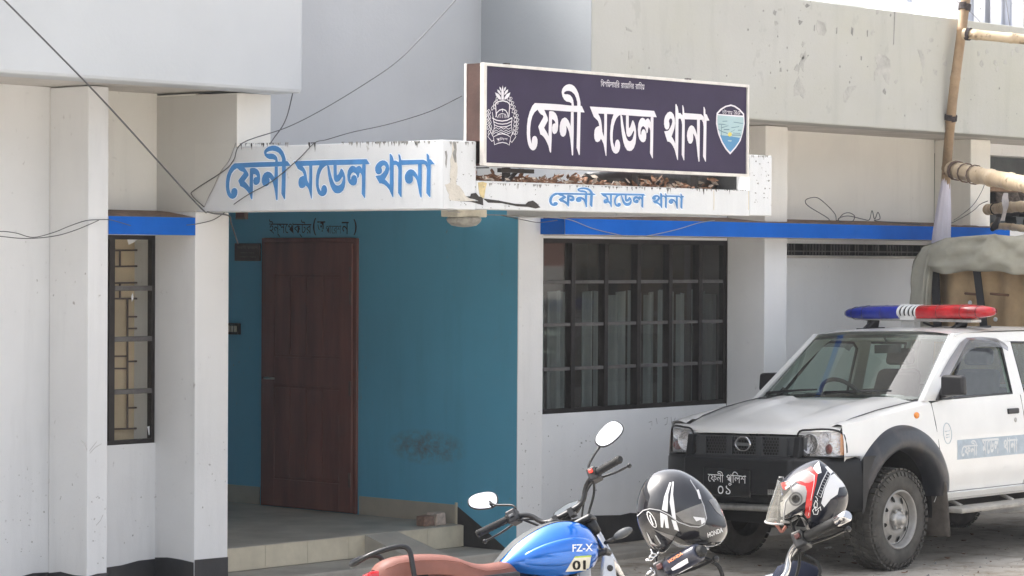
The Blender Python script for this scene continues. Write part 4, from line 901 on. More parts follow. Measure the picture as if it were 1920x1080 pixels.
# ------------------------------------------------------------------ far buildings
MAT['farwhite'] = paint('far_white_facade', (.90,.91,.93), .8, 0, .04, .2); MAT['farwin'] = paint('far_window', (.42,.46,.55), .3, 0, .1, .3); MAT['fargrey'] = paint('far_grey_face', (.66,.68,.74), .8, 0, .05, .2)
def far_tower(x0, x1, D, zt, depth, label, nwin, mat):
    p0 = dist(x0, 20, D); p1 = dist(x1, 20, D); u = Vector((p1.x-p0.x, p1.y-p0.y, 0)); Lw = u.length; u.normalize(); n_ = Vector((-u.y, u.x, 0))
    if n_.dot(CF) < 0: n_ = -n_
    b = thing('tower_block', (p0.x, p0.y, 0), label, 'building', 'pale tower blocks far behind'); o = Vector((p0.x, p0.y, 0))
    def bx(mb, a0, a1, d0, d1, z0, z1, mi=0):
        q = [o+u*a+n_*d for a, d in ((a0,d0),(a1,d0),(a1,d1),(a0,d1))]; mb.hexa([v+Vector((0,0,z0)) for v in q]+[v+Vector((0,0,z1)) for v in q], mi)
    m = MB(); bx(m, 0, Lw, 0, depth, 0, zt); m.build('wall', mat, b)
    z = 2.5; st = 3.2
    while z < zt-2:
        if z > zt-13:
            for i in range(nwin):
                f = (i+.5)/nwin*Lw; wm = MB(); bx(wm, f-.55, f+.55, -.06, -.001, z, z+1.7); wn_ = wm.build('window', MAT['farwin'], b)
                if i % 2 == 0: bm_ = MB(); bx(bm_, f-1.1, f+1.1, -1.0, -.07, z-.9, z-.1); bm_.build('balcony', MAT['fargrey'], b)
        s_ = MB(); bx(s_, 0, Lw, -.15, -.002, z-1.15, z-.92); s_.build('floor_band', MAT['fargrey'], b); z += st
    for f in (0, .33, .62, 1): 
        s_ = MB(); bx(s_, f*Lw-.3, f*Lw+.3, -.4, -.16, 0, zt); s_.build('pier', MAT['fargrey'], b)
    return b
far_tower(1690, 1790, 170, 25, 18, 'pale overexposed tower block left of the leaning bamboo, far behind the parapet', 4, MAT['farwhite'])
far_tower(1800, 1905, 150, 24, 18, 'white tower block with grey window columns right of the leaning bamboo', 4, MAT['farwhite'])
c = dist(1440, 0, 40); c1 = dist(1571, 0, 40)
b = thing('roof_room', (c.x, c.y, 0), 'flat pale grey rooftop block peeping over the weathered parapet', 'building'); m = MB(); m.box(c.x-1.0, c1.x, c.y-.6, c.y+6, 0, 2.2+40*(540-4)/FPX-.42); m.build('wall', MAT['fargrey'], b)
m = MB(); m.box(c.x-1.1, c1.x+.1, c.y-.7, c.y+6.1, 2.2+40*(540-4)/FPX-.419, 2.2+40*(540-4)/FPX-.32); m.build('roof', MAT['farwhite'], b)
from mathutils import noise as mnoise
# ------------------------------------------------------------------ police pickup
MAT['carwhite'] = paint('white_car_paint', (.78,.775,.75), .28, 0, .04, 3, coat=.6, dirt=.12, dirtcol=(.45,.42,.37))
MAT['trim'] = paint('grey_black_bumper', (.016,.017,.019), .5, 0, .25, 6, .06, 150, dirt=.15, dirtcol=(.07,.065,.06), spec=.3)
MAT['flare'] = paint('black_flare', (.020,.022,.028), .34, 0, .2, 8, dirt=.5, dirtcol=(.14,.12,.10))
MAT['under'] = paint('underbody', (.014,.013,.012), .9, 0, .3, 10)
MAT['cabin'] = paint('cabin_grey', (.055,.055,.055), .8, 0, .2, 6)
MAT['seatcloth'] = paint('grey_seat_cloth', (.06,.06,.062), .95, 0, .2, 20)
MAT['carglass'] = glass('car_glass', (.72,.84,.79), 1.0, 0.0, .03)
MAT['frit'] = paint('black_frit', (.012,.012,.013), .25)
MAT['lamp'] = paint('lamp_reflector', (.92,.92,.93), .10, .95, .04, 14, 1.0, 55)
MAT['lampcover'] = glass('lamp_cover', (.93,.93,.94), 1.0, 0.0, .03)
MAT['amber'] = paint('amber_lens', (.75,.24,.02), .18, 0, .1, 20, coat=.5)
MAT['redbulb'] = paint('dark_red_bulb', (.22,.06,.05), .25, 0, .1, coat=.5)
MAT['bluelens'] = paint('blue_lens', (.006,.022,.26), .12, 0, .4, 9, coat=.25)
MAT['redlens'] = paint('red_lens', (.40,.008,.014), .12, 0, .4, 9, coat=.25)
MAT['barwhite'] = paint('light_bar_white', (.72,.72,.70), .4, 0, .05)
MAT['tyre'] = paint('dusty_tyre', (.075,.07,.062), .92, 0, .3, 9, .3, 120, dirt=.4, dirtcol=(.16,.145,.12))
MAT['rim'] = paint('grey_steel_rim', (.33,.32,.30), .45, .35, .12, 14, dirt=.3, dirtcol=(.16,.13,.10))
MAT['mud'] = paint('muddy_rubber', (.11,.095,.08), .9, 0, .3, 8)
MAT['canvas'] = paint('grey_green_canvas', (.315,.305,.25), .9, 0, .2, 2.5, .8, 9, dirt=.45, dirtcol=(.22,.21,.17))
MAT['tancanvas'] = paint('tan_canvas', (.42,.30,.17), .9, 0, .22, 4, .6, 10, dirt=.4, dirtcol=(.16,.10,.06))
MAT['strap'] = paint('black_strap', (.022,.022,.024), .8, 0, .2)
MAT['stickerblue'] = paint('faded_blue_sticker', (.40,.47,.53), .4, 0, .12, 18)
MAT['stickertext'] = paint('faded_white_print', (.66,.68,.68), .45)
MAT['seam'] = paint('dark_seam', (.05,.05,.05), .8)
MAT['visor'] = glass('smoked_visor', (.42,.42,.47), .9, .08, .12)
YC = 11.575
P_ = thing('pickup_truck', (17.6, YC, 0), 'white police pickup with blue and red roof light bar and canvas covered bed', 'pickup truck')
LEAN = .028
def V3(x, y, z): return (x, YC+y, z-y*LEAN)     # y: + towards the wall; the body leans a little
def lerp(tab, x):
    if x <= tab[0][0]: return tab[0][1]
    for (a, b), (c, d) in zip(tab[:-1], tab[1:]):
        if x <= c: return b+(d-b)*(x-a)/(c-a)
    return tab[-1][1]
def side_y(x, z):
    w_ = lerp([(.40,.745),(.48,.785),(.62,.815),(.80,.822),(.92,.815),(1.02,.80),(1.10,.787),(1.2,.765)], z)
    if abs(z-.80) < .05: w_ -= 0
    if x < 15.62: w_ -= ((15.62-x)/.47)**2*.085
    if x > 18.45: w_ += .012
    return w_
belt = [(15.15,.99),(15.25,1.03),(15.6,1.075),(16.0,1.115),(16.32,1.145),(16.5,1.165),(17.5,1.178),(20.2,1.185)]
AX, AR = (15.93, 18.88), .362
def in_arch(x, z, r=.50): return any((x-a)**2+(z-.36)**2 < r*r for a in AX)
body = MB(); nx, nz = 150, 26
for sg in (-1, 1):
    rows = []
    for i in range(nx+1):
        x = 15.28+(20.15-15.28)*i/nx; zt = lerp(belt, x); r_ = []
        for j in range(nz+1):
            z = .43+(zt-.43)*j/nz; r_.append(V3(x, sg*side_y(x, z), z))
        rows.append(r_)
    body.grid(rows, 0, True, skip=lambda c, s=sg: in_arch(c.x, c.z+(c.y-YC)*LEAN) or (c.x < 15.47 and c.z < .775))
# fender tops and the flat under the windows
hood_half = [(15.16,.60),(15.4,.655),(16.3,.72)]
for sg in (-1, 1):
    rows = []
    for i in range(30):
        x = 15.28+(16.34-15.28)*i/29; zt = lerp(belt, x); h = lerp(hood_half, x)
        ze = lerp([(15.155,.952),(15.165,.972),(15.20,.992),(15.3,1.022),(15.5,1.066),(15.8,1.115),(16.1,1.152),(16.36,1.178)], x)-.002+(.012 if x < 15.4 else 0)
        rows.append([V3(x, sg*(side_y(x, zt)*(1-t)+(h-.004)*t), zt*(1-t)+ze*t+.012*math.sin(t*3.1416)) for t in (0, .25, .5, .75, 1)])
    fm = MB(); fm.grid(rows if sg > 0 else rows[::-1], 0, True); fm.build('fender', MAT['carwhite'], P_, recalc=False)
    body.grid([[V3(x, sg*side_y(x, lerp(belt, x)), lerp(belt, x)) for x in (16.3, 17, 17.6, 18.36)], [V3(x, sg*(side_y(x, 1.17)-.07), lerp(belt, x)+.006) for x in (16.3, 17, 17.6, 18.36)]], 0, False)
# nose above the lamps, tail, sills
rows = []
for i in range(21):
    y = -.74+1.48*i/20; e = abs(y)/.74
    rows.append([V3(15.175+.10*e**4, y, .965+.03*e), V3(15.20+.10*e**4, y, .985+.035*e), V3(15.26+.06*e**4, y, 1.0+.025*e)])
body.grid(rows, 0, True)
body.grid([[V3(20.15, y, z) for z in (.43,.7,1.0,1.185)] for y in (-.80,-.4,0,.4,.80)], 0, True)
for sg in (-1, 1): body.hexa([V3(*p) for p in ((16.45,sg*.70,.43),(18.4,sg*.70,.43),(18.4,sg*.80,.45),(16.45,sg*.80,.45),(16.45,sg*.70,.52),(18.4,sg*.70,.52),(18.4,sg*.822,.49),(16.45,sg*.822,.49))], 0)
body.build('body', MAT['carwhite'], P_, recalc=True)
# hood with creases
hd = MB(); rows = []
prof = [(15.155,.952),(15.165,.972),(15.20,.992),(15.3,1.022),(15.5,1.066),(15.8,1.115),(16.1,1.152),(16.36,1.178)]
for x, z in prof:
    h = lerp(hood_half, x); r_ = []
    for i in range(33):
        t = -1+2*i/32; y = h*t; e = abs(t)
        nose = .07*e**3 if x < 15.3 else .07*e**3*max(0, (15.6-x)/.3)
        cr_ = .020*(1-e*e) + (.020 if .50 < e < .72 else (.020*max(0, 1-(.50-e)/.10) if e <= .50 else .020*max(0, 1-(e-.72)/.14)))*min(1, max(0, (x-15.25)/.5)) + .012*e*(1 if x < 15.4 else 0)
        r_.append(V3(x+nose, y, z+cr_-.004))
    rows.append(r_)
hd.grid(rows, 0, True); hood = hd.build('hood', MAT['carwhite'], P_)
for sg in (-1, 1):
    sm = MB()
    sm.tube([V3(x+.07*(1 if x < 15.3 else max(0,(15.6-x)/.3)), sg*lerp(hood_half, x), lerp([(a, b) for a, b in prof], x)+.004) for x in (15.17, 15.3, 15.5, 15.8, 16.1, 16.34)], .0035, 6)
    for L in ([(16.35,1.155),(16.37,1.0),(16.40,.8),(16.42,.6),(16.43,.50)], [(17.56,1.17),(17.57,1.0),(17.58,.8),(17.58,.5)], [(18.36,1.18),(18.36,.9),(18.36,.5)]):
        sm.tube([V3(x, sg*(side_y(x, z)+.0005), z) for x, z in L], .0032, 6)
    sm.tube([V3(x, sg*(side_y(x,.50)+.001), .497) for x in (16.46,17,17.6,18.35)], .0035, 6)
    sm.build('panel_gap', MAT['seam'], P_)

# cabin frame
def gy(z): return .765-(z-1.17)*.27
cab = MB(); cw = .045
def frame_poly(L, sg, mi=0):
    o = [V3(x, sg*gy(z), z) for x, z in L]; i_ = [V3(x, sg*(gy(z)-cw), z) for x, z in L]; n_ = len(L)
    cab.add(o, [tuple(range(n_))], mi); cab.add(i_, [tuple(range(n_))[::-1]], mi)
    cab.add(o+i_, [(k_, (k_+1) % n_, n_+(k_+1) % n_, n_+k_) for k_ in range(n_)], mi)
for sg in (-1, 1):
    frame_poly([(16.26,1.165),(16.46,1.165),(16.62,1.30),(16.99,1.565),(17.06,1.60),(17.0,1.645),(16.86,1.645)], sg)
    frame_poly([(17.06,1.60),(17.44,1.575),(17.52,1.575),(18.1,1.56),(18.18,1.575),(18.27,1.645),(17.0,1.645)], sg)
    frame_poly([(17.475,1.17),(17.63,1.17),(17.60,1.57),(17.50,1.575),(17.44,1.575),(17.475,1.52)], sg)
    frame_poly([(18.16,1.17),(18.37,1.17),(18.27,1.645),(18.18,1.575)], sg)
rows = []
for i in range(13):
    x = 16.85+(18.30-16.85)*i/12; r_ = []
    for j in range(21):
        t = -1+2*j/20; y = t*.65; r_.append(V3(x, y, 1.642+.034*(1-abs(t)**4)+.012*math.sin(math.pi*i/12)-(.012 if i == 0 else 0)))
    rows.append(r_)
cab.grid(rows, 0, True)
cab.grid([[V3(16.85, t*.65, 1.63+.034*(1-abs(t)**4)) for t in (-1,-.5,0,.5,1)], [V3(16.90, t*.64, 1.60) for t in (-1,-.5,0,.5,1)]], 0)
cab.add([V3(18.30,-.65,1.645),V3(18.30,.65,1.645),V3(18.32,.63,1.56),V3(18.32,-.63,1.56)], [(0,1,2,3)], 0)
cab.add([V3(18.37,-.76,1.17),V3(18.37,.76,1.17),V3(18.36,.74,1.22),V3(18.36,-.74,1.22)], [(0,1,2,3)], 0)
for sg in (-1, 1): cab.add([V3(18.32,sg*.63,1.56),V3(18.32,sg*.50,1.56),V3(18.36,sg*.55,1.22),V3(18.36,sg*.74,1.22)], [(0,1,2,3)], 0)
cabin = cab.build('cab', MAT['carwhite'], P_)
# windscreen with black edge
def ws(u, v):
    """u -1..1 across, v 0..1 up"""
    x = 16.215+.585*v + (.145*(u*u)) *(1-v*.35); hw = .725*(1-v)+.615*v; return (x-.045+.06*0, u*hw, 1.172+.455*v+.018*(1-u*u))
def wsgrid(mb, u0, u1, v0, v1, off, nu=14, nv=6, mi=0):
    mb.grid([[V3(*(Vector(ws(u0+(u1-u0)*i/nu, v0+(v1-v0)*j/nv))+Vector((-off*.63,0,off*.77)))) for i in range(nu+1)] for j in range(nv+1)], mi, True)
m = MB(); wsgrid(m, -1, 1, 0, 1, .0); wsc = m.build('windscreen', MAT['carglass'], P_)
m = MB(); wsgrid(m, -1, 1, 0, .055, -.004); wsgrid(m, -1, 1, .945, 1, -.004); wsgrid(m, -1, -.945, .055, .945, -.004, 2); wsgrid(m, .945, 1, .055, .945, -.004, 2)
wsgrid(m, -1.03, -.985, -.02, 1.02, .006, 2); wsgrid(m, .985, 1.03, -.02, 1.02, .006, 2)
m.build('windscreen_border', MAT['frit'], wsc)
m = MB()
for y0, y1 in ((-.50,.02),(.12,.62)):
    a_ = Vector(V3(*ws(y1/.72, .02)))+Vector((-.03,0,.025)); b_ = Vector(V3(*ws(y0/.72, .07)))+Vector((-.02,0,.025)); m.tube([a_, a_.lerp(b_,.5)+Vector((0,0,.004)), b_], [.012,.009,.006], 6)
    m.tube([a_+Vector((-.01,0,-.02)), a_], .012, 6)
wip = m.build('wiper', MAT['frit'], P_)
m = MB(); m.grid([[V3(16.20+.06*(u*u), u*.73, 1.163), V3(16.285+.06*u*u-.03, u*.725, 1.180)] for u in [i/10-1 for i in range(21)]], 0); m.build('cowl', MAT['frit'], P_)
# side and rear glass, visors, mirrors
for sg in (-1, 1):
    for L in ([(16.60,1.175),(17.475,1.18),(17.47,1.52),(17.40,1.57),(17.06,1.58),(16.98,1.545)], [(17.64,1.185),(18.15,1.185),(18.14,1.55),(17.61,1.565)]):
        m = MB(); m.add([V3(x, sg*(gy(z)-.022), z) for x, z in L], [tuple(range(len(L)))]); gl_ = m.build('side_window', MAT['carglass'], P_)
        m = MB(); c_ = [sum(p[0] for p in L)/len(L), sum(p[1] for p in L)/len(L)]
        m.tube([V3(x, sg*(gy(z)-.012), z) for x, z in L+[L[0]]], .012, 6, caps=False); m.build('window_seal', MAT['frit'], gl_)
    top = [(16.53,1.335),(16.70,1.455),(16.90,1.575),(17.0,1.61),(17.2,1.612),(17.40,1.60),(17.50,1.565)]
    low = [(16.60,1.335),(16.76,1.425),(16.93,1.515),(17.05,1.54),(17.2,1.54),(17.38,1.53),(17.46,1.50)]
    m = MB(); m.grid([[V3(x, sg*(gy(z)+.008), z) for x, z in top], [V3((x+x2)/2, sg*(gy((z+z2)/2)+.045), (z+z2)/2) for (x,z),(x2,z2) in zip(top,low)], [V3(x, sg*(gy(z)+.05), z) for x, z in low]], 0, True); m.build('rain_visor', MAT['visor'], P_)
    MXO = .30 if sg > 0 else 0.0
    m = MB(); m.prism([V3(x, sg*(gy(z)+.003), z) for x, z in ((16.42,1.168),(16.62,1.168),(16.62,1.30),(16.58,1.30))], (0, sg*.012, 0)); m.bar(V3(16.50+MXO*.6,sg*.77,1.20), V3(16.47+MXO,sg*.90,1.225), .05, .04)
    mr = m.build('mirror_arm', MAT['blackplastic'], P_)
    y0, y1 = (.845, 1.03); MXO = .30 if sg > 0 else 0.0
    m = MB(); m.hexa([V3(*p) for p in ((16.36+MXO,sg*y0,1.205),(16.44+MXO,sg*y0,1.195),(16.44+MXO,sg*y1,1.205),(16.38+MXO,sg*y1,1.215),(16.36+MXO,sg*y0,1.35),(16.44+MXO,sg*y0,1.355),(16.44+MXO,sg*(y1-.01),1.35),(16.38+MXO,sg*(y1-.01),1.345))]); m.build('wing_mirror', MAT['blackplastic'], P_, .02, 3)
    m = MB(); m.add([V3(16.4415+MXO,sg*(y0+.015),1.21),V3(16.4415+MXO,sg*(y1-.02),1.215),V3(16.4415+MXO,sg*(y1-.025),1.34),V3(16.4415+MXO,sg*(y0+.015),1.342)], [(0,1,2,3)]); m.build('mirror_glass', MAT['mirror'], mr)
m = MB(); m.add([V3(18.335,-.52,1.235),V3(18.335,.52,1.235),V3(18.315,.48,1.545),V3(18.315,-.48,1.545)], [(0,1,2,3)]); m.build('rear_window', MAT['carglass'], P_)
# interior: dashboard, seats, wheel, mirror
m = MB(); m.grid([[V3(16.30,y,1.165),V3(16.50,y,1.18+.03*(abs(y-.35)<.25)),V3(16.72,y,1.15),V3(16.80,y,1.05),V3(16.80,y,.8)] for y in [i/10*.70 for i in range(-10,11)]], 0, True); m.build('dashboard', MAT['cabin'], P_)
m = MB(); m.box(16.4, 18.35, YC-.72, YC+.72, .50, .56); m.box(18.34, 18.352, YC-.7, YC+.7, .56, 1.2)
for sg in (-1, 1): m.box(16.45, 18.34, YC+sg*.735-.006, YC+sg*.735+.006, .55, 1.16)
m.build('cabin_floor', MAT['cabin'], P_)
m = MB()
for yc in (-.36, .36):
    for (x0, x1, hw, z0, z1) in ((17.0,17.5,.25,.75,.88),):
        m.hexa([V3(*p) for p in ((x0,yc-hw,z0),(x1,yc-hw,z0-.05),(x1,yc+hw,z0-.05),(x0,yc+hw,z0),(x0,yc-hw,z1),(x1,yc-hw,z1-.03),(x1,yc+hw,z1-.03),(x0,yc+hw,z1))])
    m.hexa([V3(*p) for p in ((17.42,yc-.24,.82),(17.55,yc-.24,.82),(17.55,yc+.24,.82),(17.42,yc+.24,.82),(17.58,yc-.19,1.36),(17.68,yc-.19,1.36),(17.68,yc+.19,1.36),(17.58,yc+.19,1.36))])
st_ = m.build('seat', MAT['seatcloth'], P_, .05, 3)
m = MB()
for yc in (-.36, .36): m.hexa([V3(*p) for p in ((17.58,yc-.12,1.39),(17.68,yc-.12,1.39),(17.68,yc+.12,1.39),(17.58,yc+.12,1.39),(17.60,yc-.11,1.52),(17.69,yc-.11,1.52),(17.69,yc+.11,1.52),(17.60,yc+.11,1.52))])
m.build('headrest', MAT['seatcloth'], st_, .035, 3)
m = MB(); c_ = Vector(V3(16.86,.36,1.15)); ax = Vector((.82,0,.57)).normalized(); u = Vector((0,1,0)); v = ax.cross(u)
m.tube([c_+(u*math.cos(a)+v*math.sin(a))*.185 for a in [i*6.2832/28 for i in range(29)]], .016, 8, caps=False)
m.tube([c_-u*.18, c_-ax*.04, c_+u*.18], .018, 6); m.tube([c_-ax*.04, c_-ax*.25], .03, 8); m.build('steering_wheel', MAT['cabin'], P_)
m = MB(); m.hexa([V3(*p) for p in ((16.90,-.13,1.50),(16.93,-.13,1.50),(16.93,.10,1.495),(16.90,.10,1.495),(16.90,-.13,1.565),(16.93,-.13,1.565),(16.93,.10,1.56),(16.90,.10,1.56))]); m.tube([V3(16.9,-.015,1.565),V3(16.87,-.015,1.62)], .01, 6); m.build('inside_mirror', MAT['cabin'], P_, .01)
m = MB(); m.grid([[V3(16.9, y, 1.60), V3(17.6, y, 1.625), V3(18.28, y, 1.60)] for y in (-.6,-.3,0,.3,.6)], 0); m.build('headliner', MAT['cabin'], P_)
# grille, emblem, lamps
gx = 15.165
m = MB(); m.grid([[V3(gx+.05*abs(y/.52)**4, y, .955), V3(gx-.012+.05*abs(y/.52)**4, y, .94), V3(gx-.02+.05*abs(y/.52)**4, y, .80)] for y in [i/10*.52 for i in range(-10,11)]], 0, True)
for y in (-.36, -.15, .11, .36): m.bar(V3(gx-.022,y,.945), V3(gx-.028,y,.81), .07 if abs(y) > .2 else .05, .02, (1,0,0))
m.bar(V3(gx-.02,-.42,.812), V3(gx-.02,.42,.812), .03, .02); MAT['mesh'] = paint('grey_grille_mesh', (.055,.057,.06), .4); grl = m.build('grille', MAT['mesh'], P_)
m = MB()
for (ya, yb) in ((-.32,-.185),(-.12,.08),(.145,.32)):
    r0 = 0; z = .832
    while z < .94:
        y = ya+(.012 if r0 % 2 else 0)
        while y < yb:
            c_ = Vector(V3(gx-.0225, y, z)); m.add([c_+Vector((0, math.cos(j*1.0472)*.0102, math.sin(j*1.0472)*.0102)) for j in range(6)], [tuple(range(6))]); y += .024
        z += .021; r0 += 1
m.build('mesh_hole', MAT['under'], grl, recalc=False)
m = MB(); c_ = Vector(V3(gx-.045,-.02,.895)); k_ = 10
ring = [c_+Vector((0, math.cos(a)*.062*(1+.05*math.cos(4*a)), math.sin(a)*.050*(1-.04*math.cos(4*a)))) for a in [i*6.2832/28 for i in range(29)]]
m.tube(ring, .009, 8, caps=False); m.box(c_.x-.006, c_.x+.006, c_.y-.060, c_.y+.060, c_.z-.012, c_.z+.012); m.build('emblem', MAT['chrome'], grl, .002)
def lampface(y, z, sg):
    """front lamp surface wrapping round the corner"""
    t = (abs(y)-.45)/.33; return V3(15.168+.15*max(0, t)**2.6, y, z)
for sg in (-1, 1):
    out = [(.445,.818),(.62,.816),(.765,.822),(.770,.92),(.75,.985),(.68,1.008),(.56,1.004),(.48,.992),(.455,.93)]
    pts = [Vector(lampface(sg*y, z, sg)) for y, z in out]
    def lgrid(mb, off, ya=.45, yb=.768, mi=0, za=0.0, zb=1.0, nu=12):
        rows = []
        for i in range(nu+1):
            y = ya+(yb-ya)*i/nu; zt = lerp([(.445,.935),(.48,.99),(.56,1.003),(.68,1.006),(.75,.985),(.77,.92)], y)
            rows.append([Vector(lampface(sg*y, .818+(zt-.818)*(za+(zb-za)*j/6), sg))+Vector((off, -sg*0, 0)) for j in range(7)])
        mb.grid(rows, mi, True)
    m = MB(); lgrid(m, .055, .455, .745); lgrid(m, .006, .44, .455, nu=1)
    for (yy, zz, rr, dd) in ((.55,.905,.068,.05),(.655,.945,.035,.03)):
        c_ = Vector(lampface(sg*yy, zz, sg)); m.lathe(c_+Vector((.05,0,0)), (-1,0,0), [(0,.002),(.004,rr*.5),(.02,rr*.9),(.038,rr),(.038,rr*1.04),(.03,rr*1.04)], 20)
    hl = m.build('headlight', MAT['lamp'], P_)
    m = MB(); c_ = Vector(lampface(sg*.672, .868, sg)); m.lathe(c_+Vector((.03,0,0)), (-1,sg*-.4,0), [(0,.034),(.012,.034),(.02,.024),(.022,.001)], 18); m.build('fog_bulb', MAT['redbulb'], hl)
    m = MB(); lgrid(m, .003, .742, .766, 0, .06, .95, 2); m.build('indicator_strip', MAT['amber'], hl)
    m = MB(); lgrid(m, -.003); m.build('lens_cover', MAT['lampcover'], hl)
    m = MB(); m.tube(smooth([p+Vector((-.004,0,0)) for p in pts]+[pts[0]+Vector((-.004,0,0))], 3), .0075, 6, caps=False); m.build('lamp_seal', MAT['frit'], hl)
    c_ = Vector(V3(16.14, sg*(side_y(16.14,1.07)+.001), 1.07)); m = MB(); m.sphere(c_, .032, .016, .024, 14); m.build('side_indicator', MAT['amber'], P_)
# bumper
def bx_(y, z):
    e = abs(y)/.86; base = 15.09 if z > .60 else 15.10
    return base + .30*max(0, e-.42)**2.2/(.58**2.2)
m = MB(); rows = []
for (z, off, wd) in ((.812,.06,.80),(.80,.0,.845),(.775,-.015,.855),(.66,-.02,.865),(.60,-.015,.862),(.52,.01,.855),(.46,.045,.84),(.43,.10,.82)):
    rows.append([V3(bx_(wd*t, z)+off, wd*t, z) for t in [i/20-1 for i in range(41)]])
m.grid(rows, 0, True)
for sg in (-1, 1):    # corner ends that run back to the wheel arch
    rows = []
    for z in (.815,.80,.66,.55,.46,.42):
        rr_ = .505; xe = 15.93-math.sqrt(max(.02, rr_**2-(z-.36)**2)); rows.append([V3(15.385+(xe-15.385)*t, sg*(.862-.012*t-.01*(z<.45)), z) for t in (0,.33,.66,1)])
    m.grid(rows, 0, True)
    if sg < 0: m.grid([[V3(15.20+.10*t*0, sg*(.60+.2*(1-t)), .818), V3(15.385, sg*(.848-.1*t), .818), V3(15.43, sg*(.845-.1*t), .815)] for t in (0,.5,1)], 0)
bmp = m.build('bumper', MAT['trim'], P_)
m = MB(); m.hexa([V3(*p) for p in ((15.052,-.46,.555),(15.10,-.50,.54),(15.10,.50,.54),(15.052,.46,.555),(15.058,-.46,.795),(15.13,-.50,.815),(15.13,.50,.815),(15.058,.46,.795))]); m.build('bumper_centre', MAT['trim'], bmp, .012)
for y0, y1 in ((.445,.50),(-.50,-.445)):
    m = MB(); m.hexa([V3(*p) for p in ((15.12,y0,.80),(15.19,y0,.80),(15.19,y1,.80),(15.12,y1,.80),(15.15,y0,.955),(15.20,y0,.955),(15.20,y1,.955),(15.15,y1,.955))]); m.build('grille_post', MAT['trim'], grl, .008)
m = MB()
for z, h in ((.60,.05),(.535,.06)):
    for y0, y1 in ((-.50,-.40),(-.385,-.30)): m.box(15.048, 15.0518, YC+y0, YC+y1, z-h/2+.02, z+h/2+.02)
m.build('bumper_slot', MAT['under'], bmp)
m = MB(); m.box(15.036, 15.0515, YC-.15, YC+.27, .53, .725); npl = m.build('number_plate', MAT['blackgloss'], P_, .004)
m = MB(); xx = 15.0345
def ptext(s_, ya, yb, z0, z1): put_text(m, s_, V3(xx, ya, z0), (0, yb-ya, 0), (0, 0, z1-z0))
ptext('েফনী', .225, .085, .630, .708); ptext('পুিলশ', .06, -.115, .606, .708); ptext('০', .135, .085, .545, .603); ptext('১', .065, .022, .545, .606)
m.build('lettering', MAT['white'], npl, recalc=False)
m = MB(); m.box(15.040, 15.0515, YC-.40, YC-.30, .562, .598); sp = m.build('stamp_plate', MAT['steel'], P_)
m = MB(); put_text(m, 'চ ৫৫৭০', V3(15.0392, -.305, .575-.010), (0,-.09,0), (0,0,.028)); m.build('lettering', MAT['frit'], sp, recalc=False)
m = MB(); m.tube([V3(15.30,-.60,.47),V3(15.14,-.45,.455),V3(15.12,-.3,.452),V3(15.12,.3,.45),V3(15.14,.45,.45),V3(15.3,.6,.45)], .026, 10); m.build('skid_bar', MAT['steel'], P_)
# flares, wheel wells, mudflaps
for sg in (-1, 1):
    for ax_ in AX:
        rows = []
        for i in range(41):
            a = R(14+(158-14)*i/40) if ax_ < 17 else R(10+(170-10)*i/40)
            ca, sa = math.cos(a), math.sin(a); r_ = []
            for rad, dy in ((.475,-.10),(.485,.036),(.505,.052),(.55,.050),(.605,.032),(.645,.010),(.652,-.004)):
                x, z = ax_+ca*rad, .36+sa*rad*(1.0 if rad > .5 else 1.0); zz = min(z, lerp(belt, x)-.02); r_.append(V3(x, sg*(side_y(x, zz)+dy), z))
            rows.append(r_)
        m = MB(); m.grid(rows, 0, True); m.build('wheel_arch_flare', MAT['flare'], P_)
    for ax_ in AX:
        m = MB(); rows = []
        for i in range(25):
            a = R(-5+190*i/24); rows.append([V3(ax_+math.cos(a)*.50, sg*.74, .36+math.sin(a)*.50), V3(ax_+math.cos(a)*.50, sg*.40, .36+math.sin(a)*.50)])
        m.grid(rows, 0, True); m.prism([V3(ax_+math.cos(R(a))*.50, sg*.40, .36+math.sin(R(a))*.50) for a in range(-5, 186, 10)], (0,-sg*.01,0)); m.build('wheel_well', MAT['under'], P_)
        m = MB(); x0 = ax_+.475; rows = []
        for t in [i/8 for i in range(9)]: rows.append([V3(x0+.015*math.sin(t*2)+.05*t*0+.045*t, sg*y, .58-.40*t) for y in (.58,.70,.82,.868)])
        m.grid(rows, 0, True); mf = m.build('mudflap', MAT['mud'], P_); sd_ = mf.modifiers.new('solid', 'SOLIDIFY'); sd_.thickness = .012
m = MB(); m.box(15.35, 20.0, YC-.52, YC+.52, .44, .60); m.box(15.35, 15.7, YC-.60, YC+.60, .32, .46); m.box(16.0, 20, YC-.45, YC-.38, .34, .44); m.box(16.0, 20, YC+.38, YC+.45, .34, .44)
m.tube([V3(15.93,-.6,.36),V3(15.93,.6,.36)], .045, 10); m.tube([V3(18.88,-.6,.36),V3(18.88,.6,.36)], .06, 10); m.build('chassis', MAT['under'], P_)
# side step
MAT['step'] = paint('worn_step', (.38,.36,.32), .7, .2, .25, 9, .3, 40, dirt=.4)
for sg in (-1, 1):
    m = MB(); m.box(16.50, 18.45, YC+sg*.86-.09, YC+sg*.86+.09, .375, .41)
    for x in (16.7, 17.4, 18.2): m.bar(V3(x, sg*.60, .47), V3(x, sg*.82, .385), .05, .02)
    m.build('side_step', MAT['step'], P_, .01)
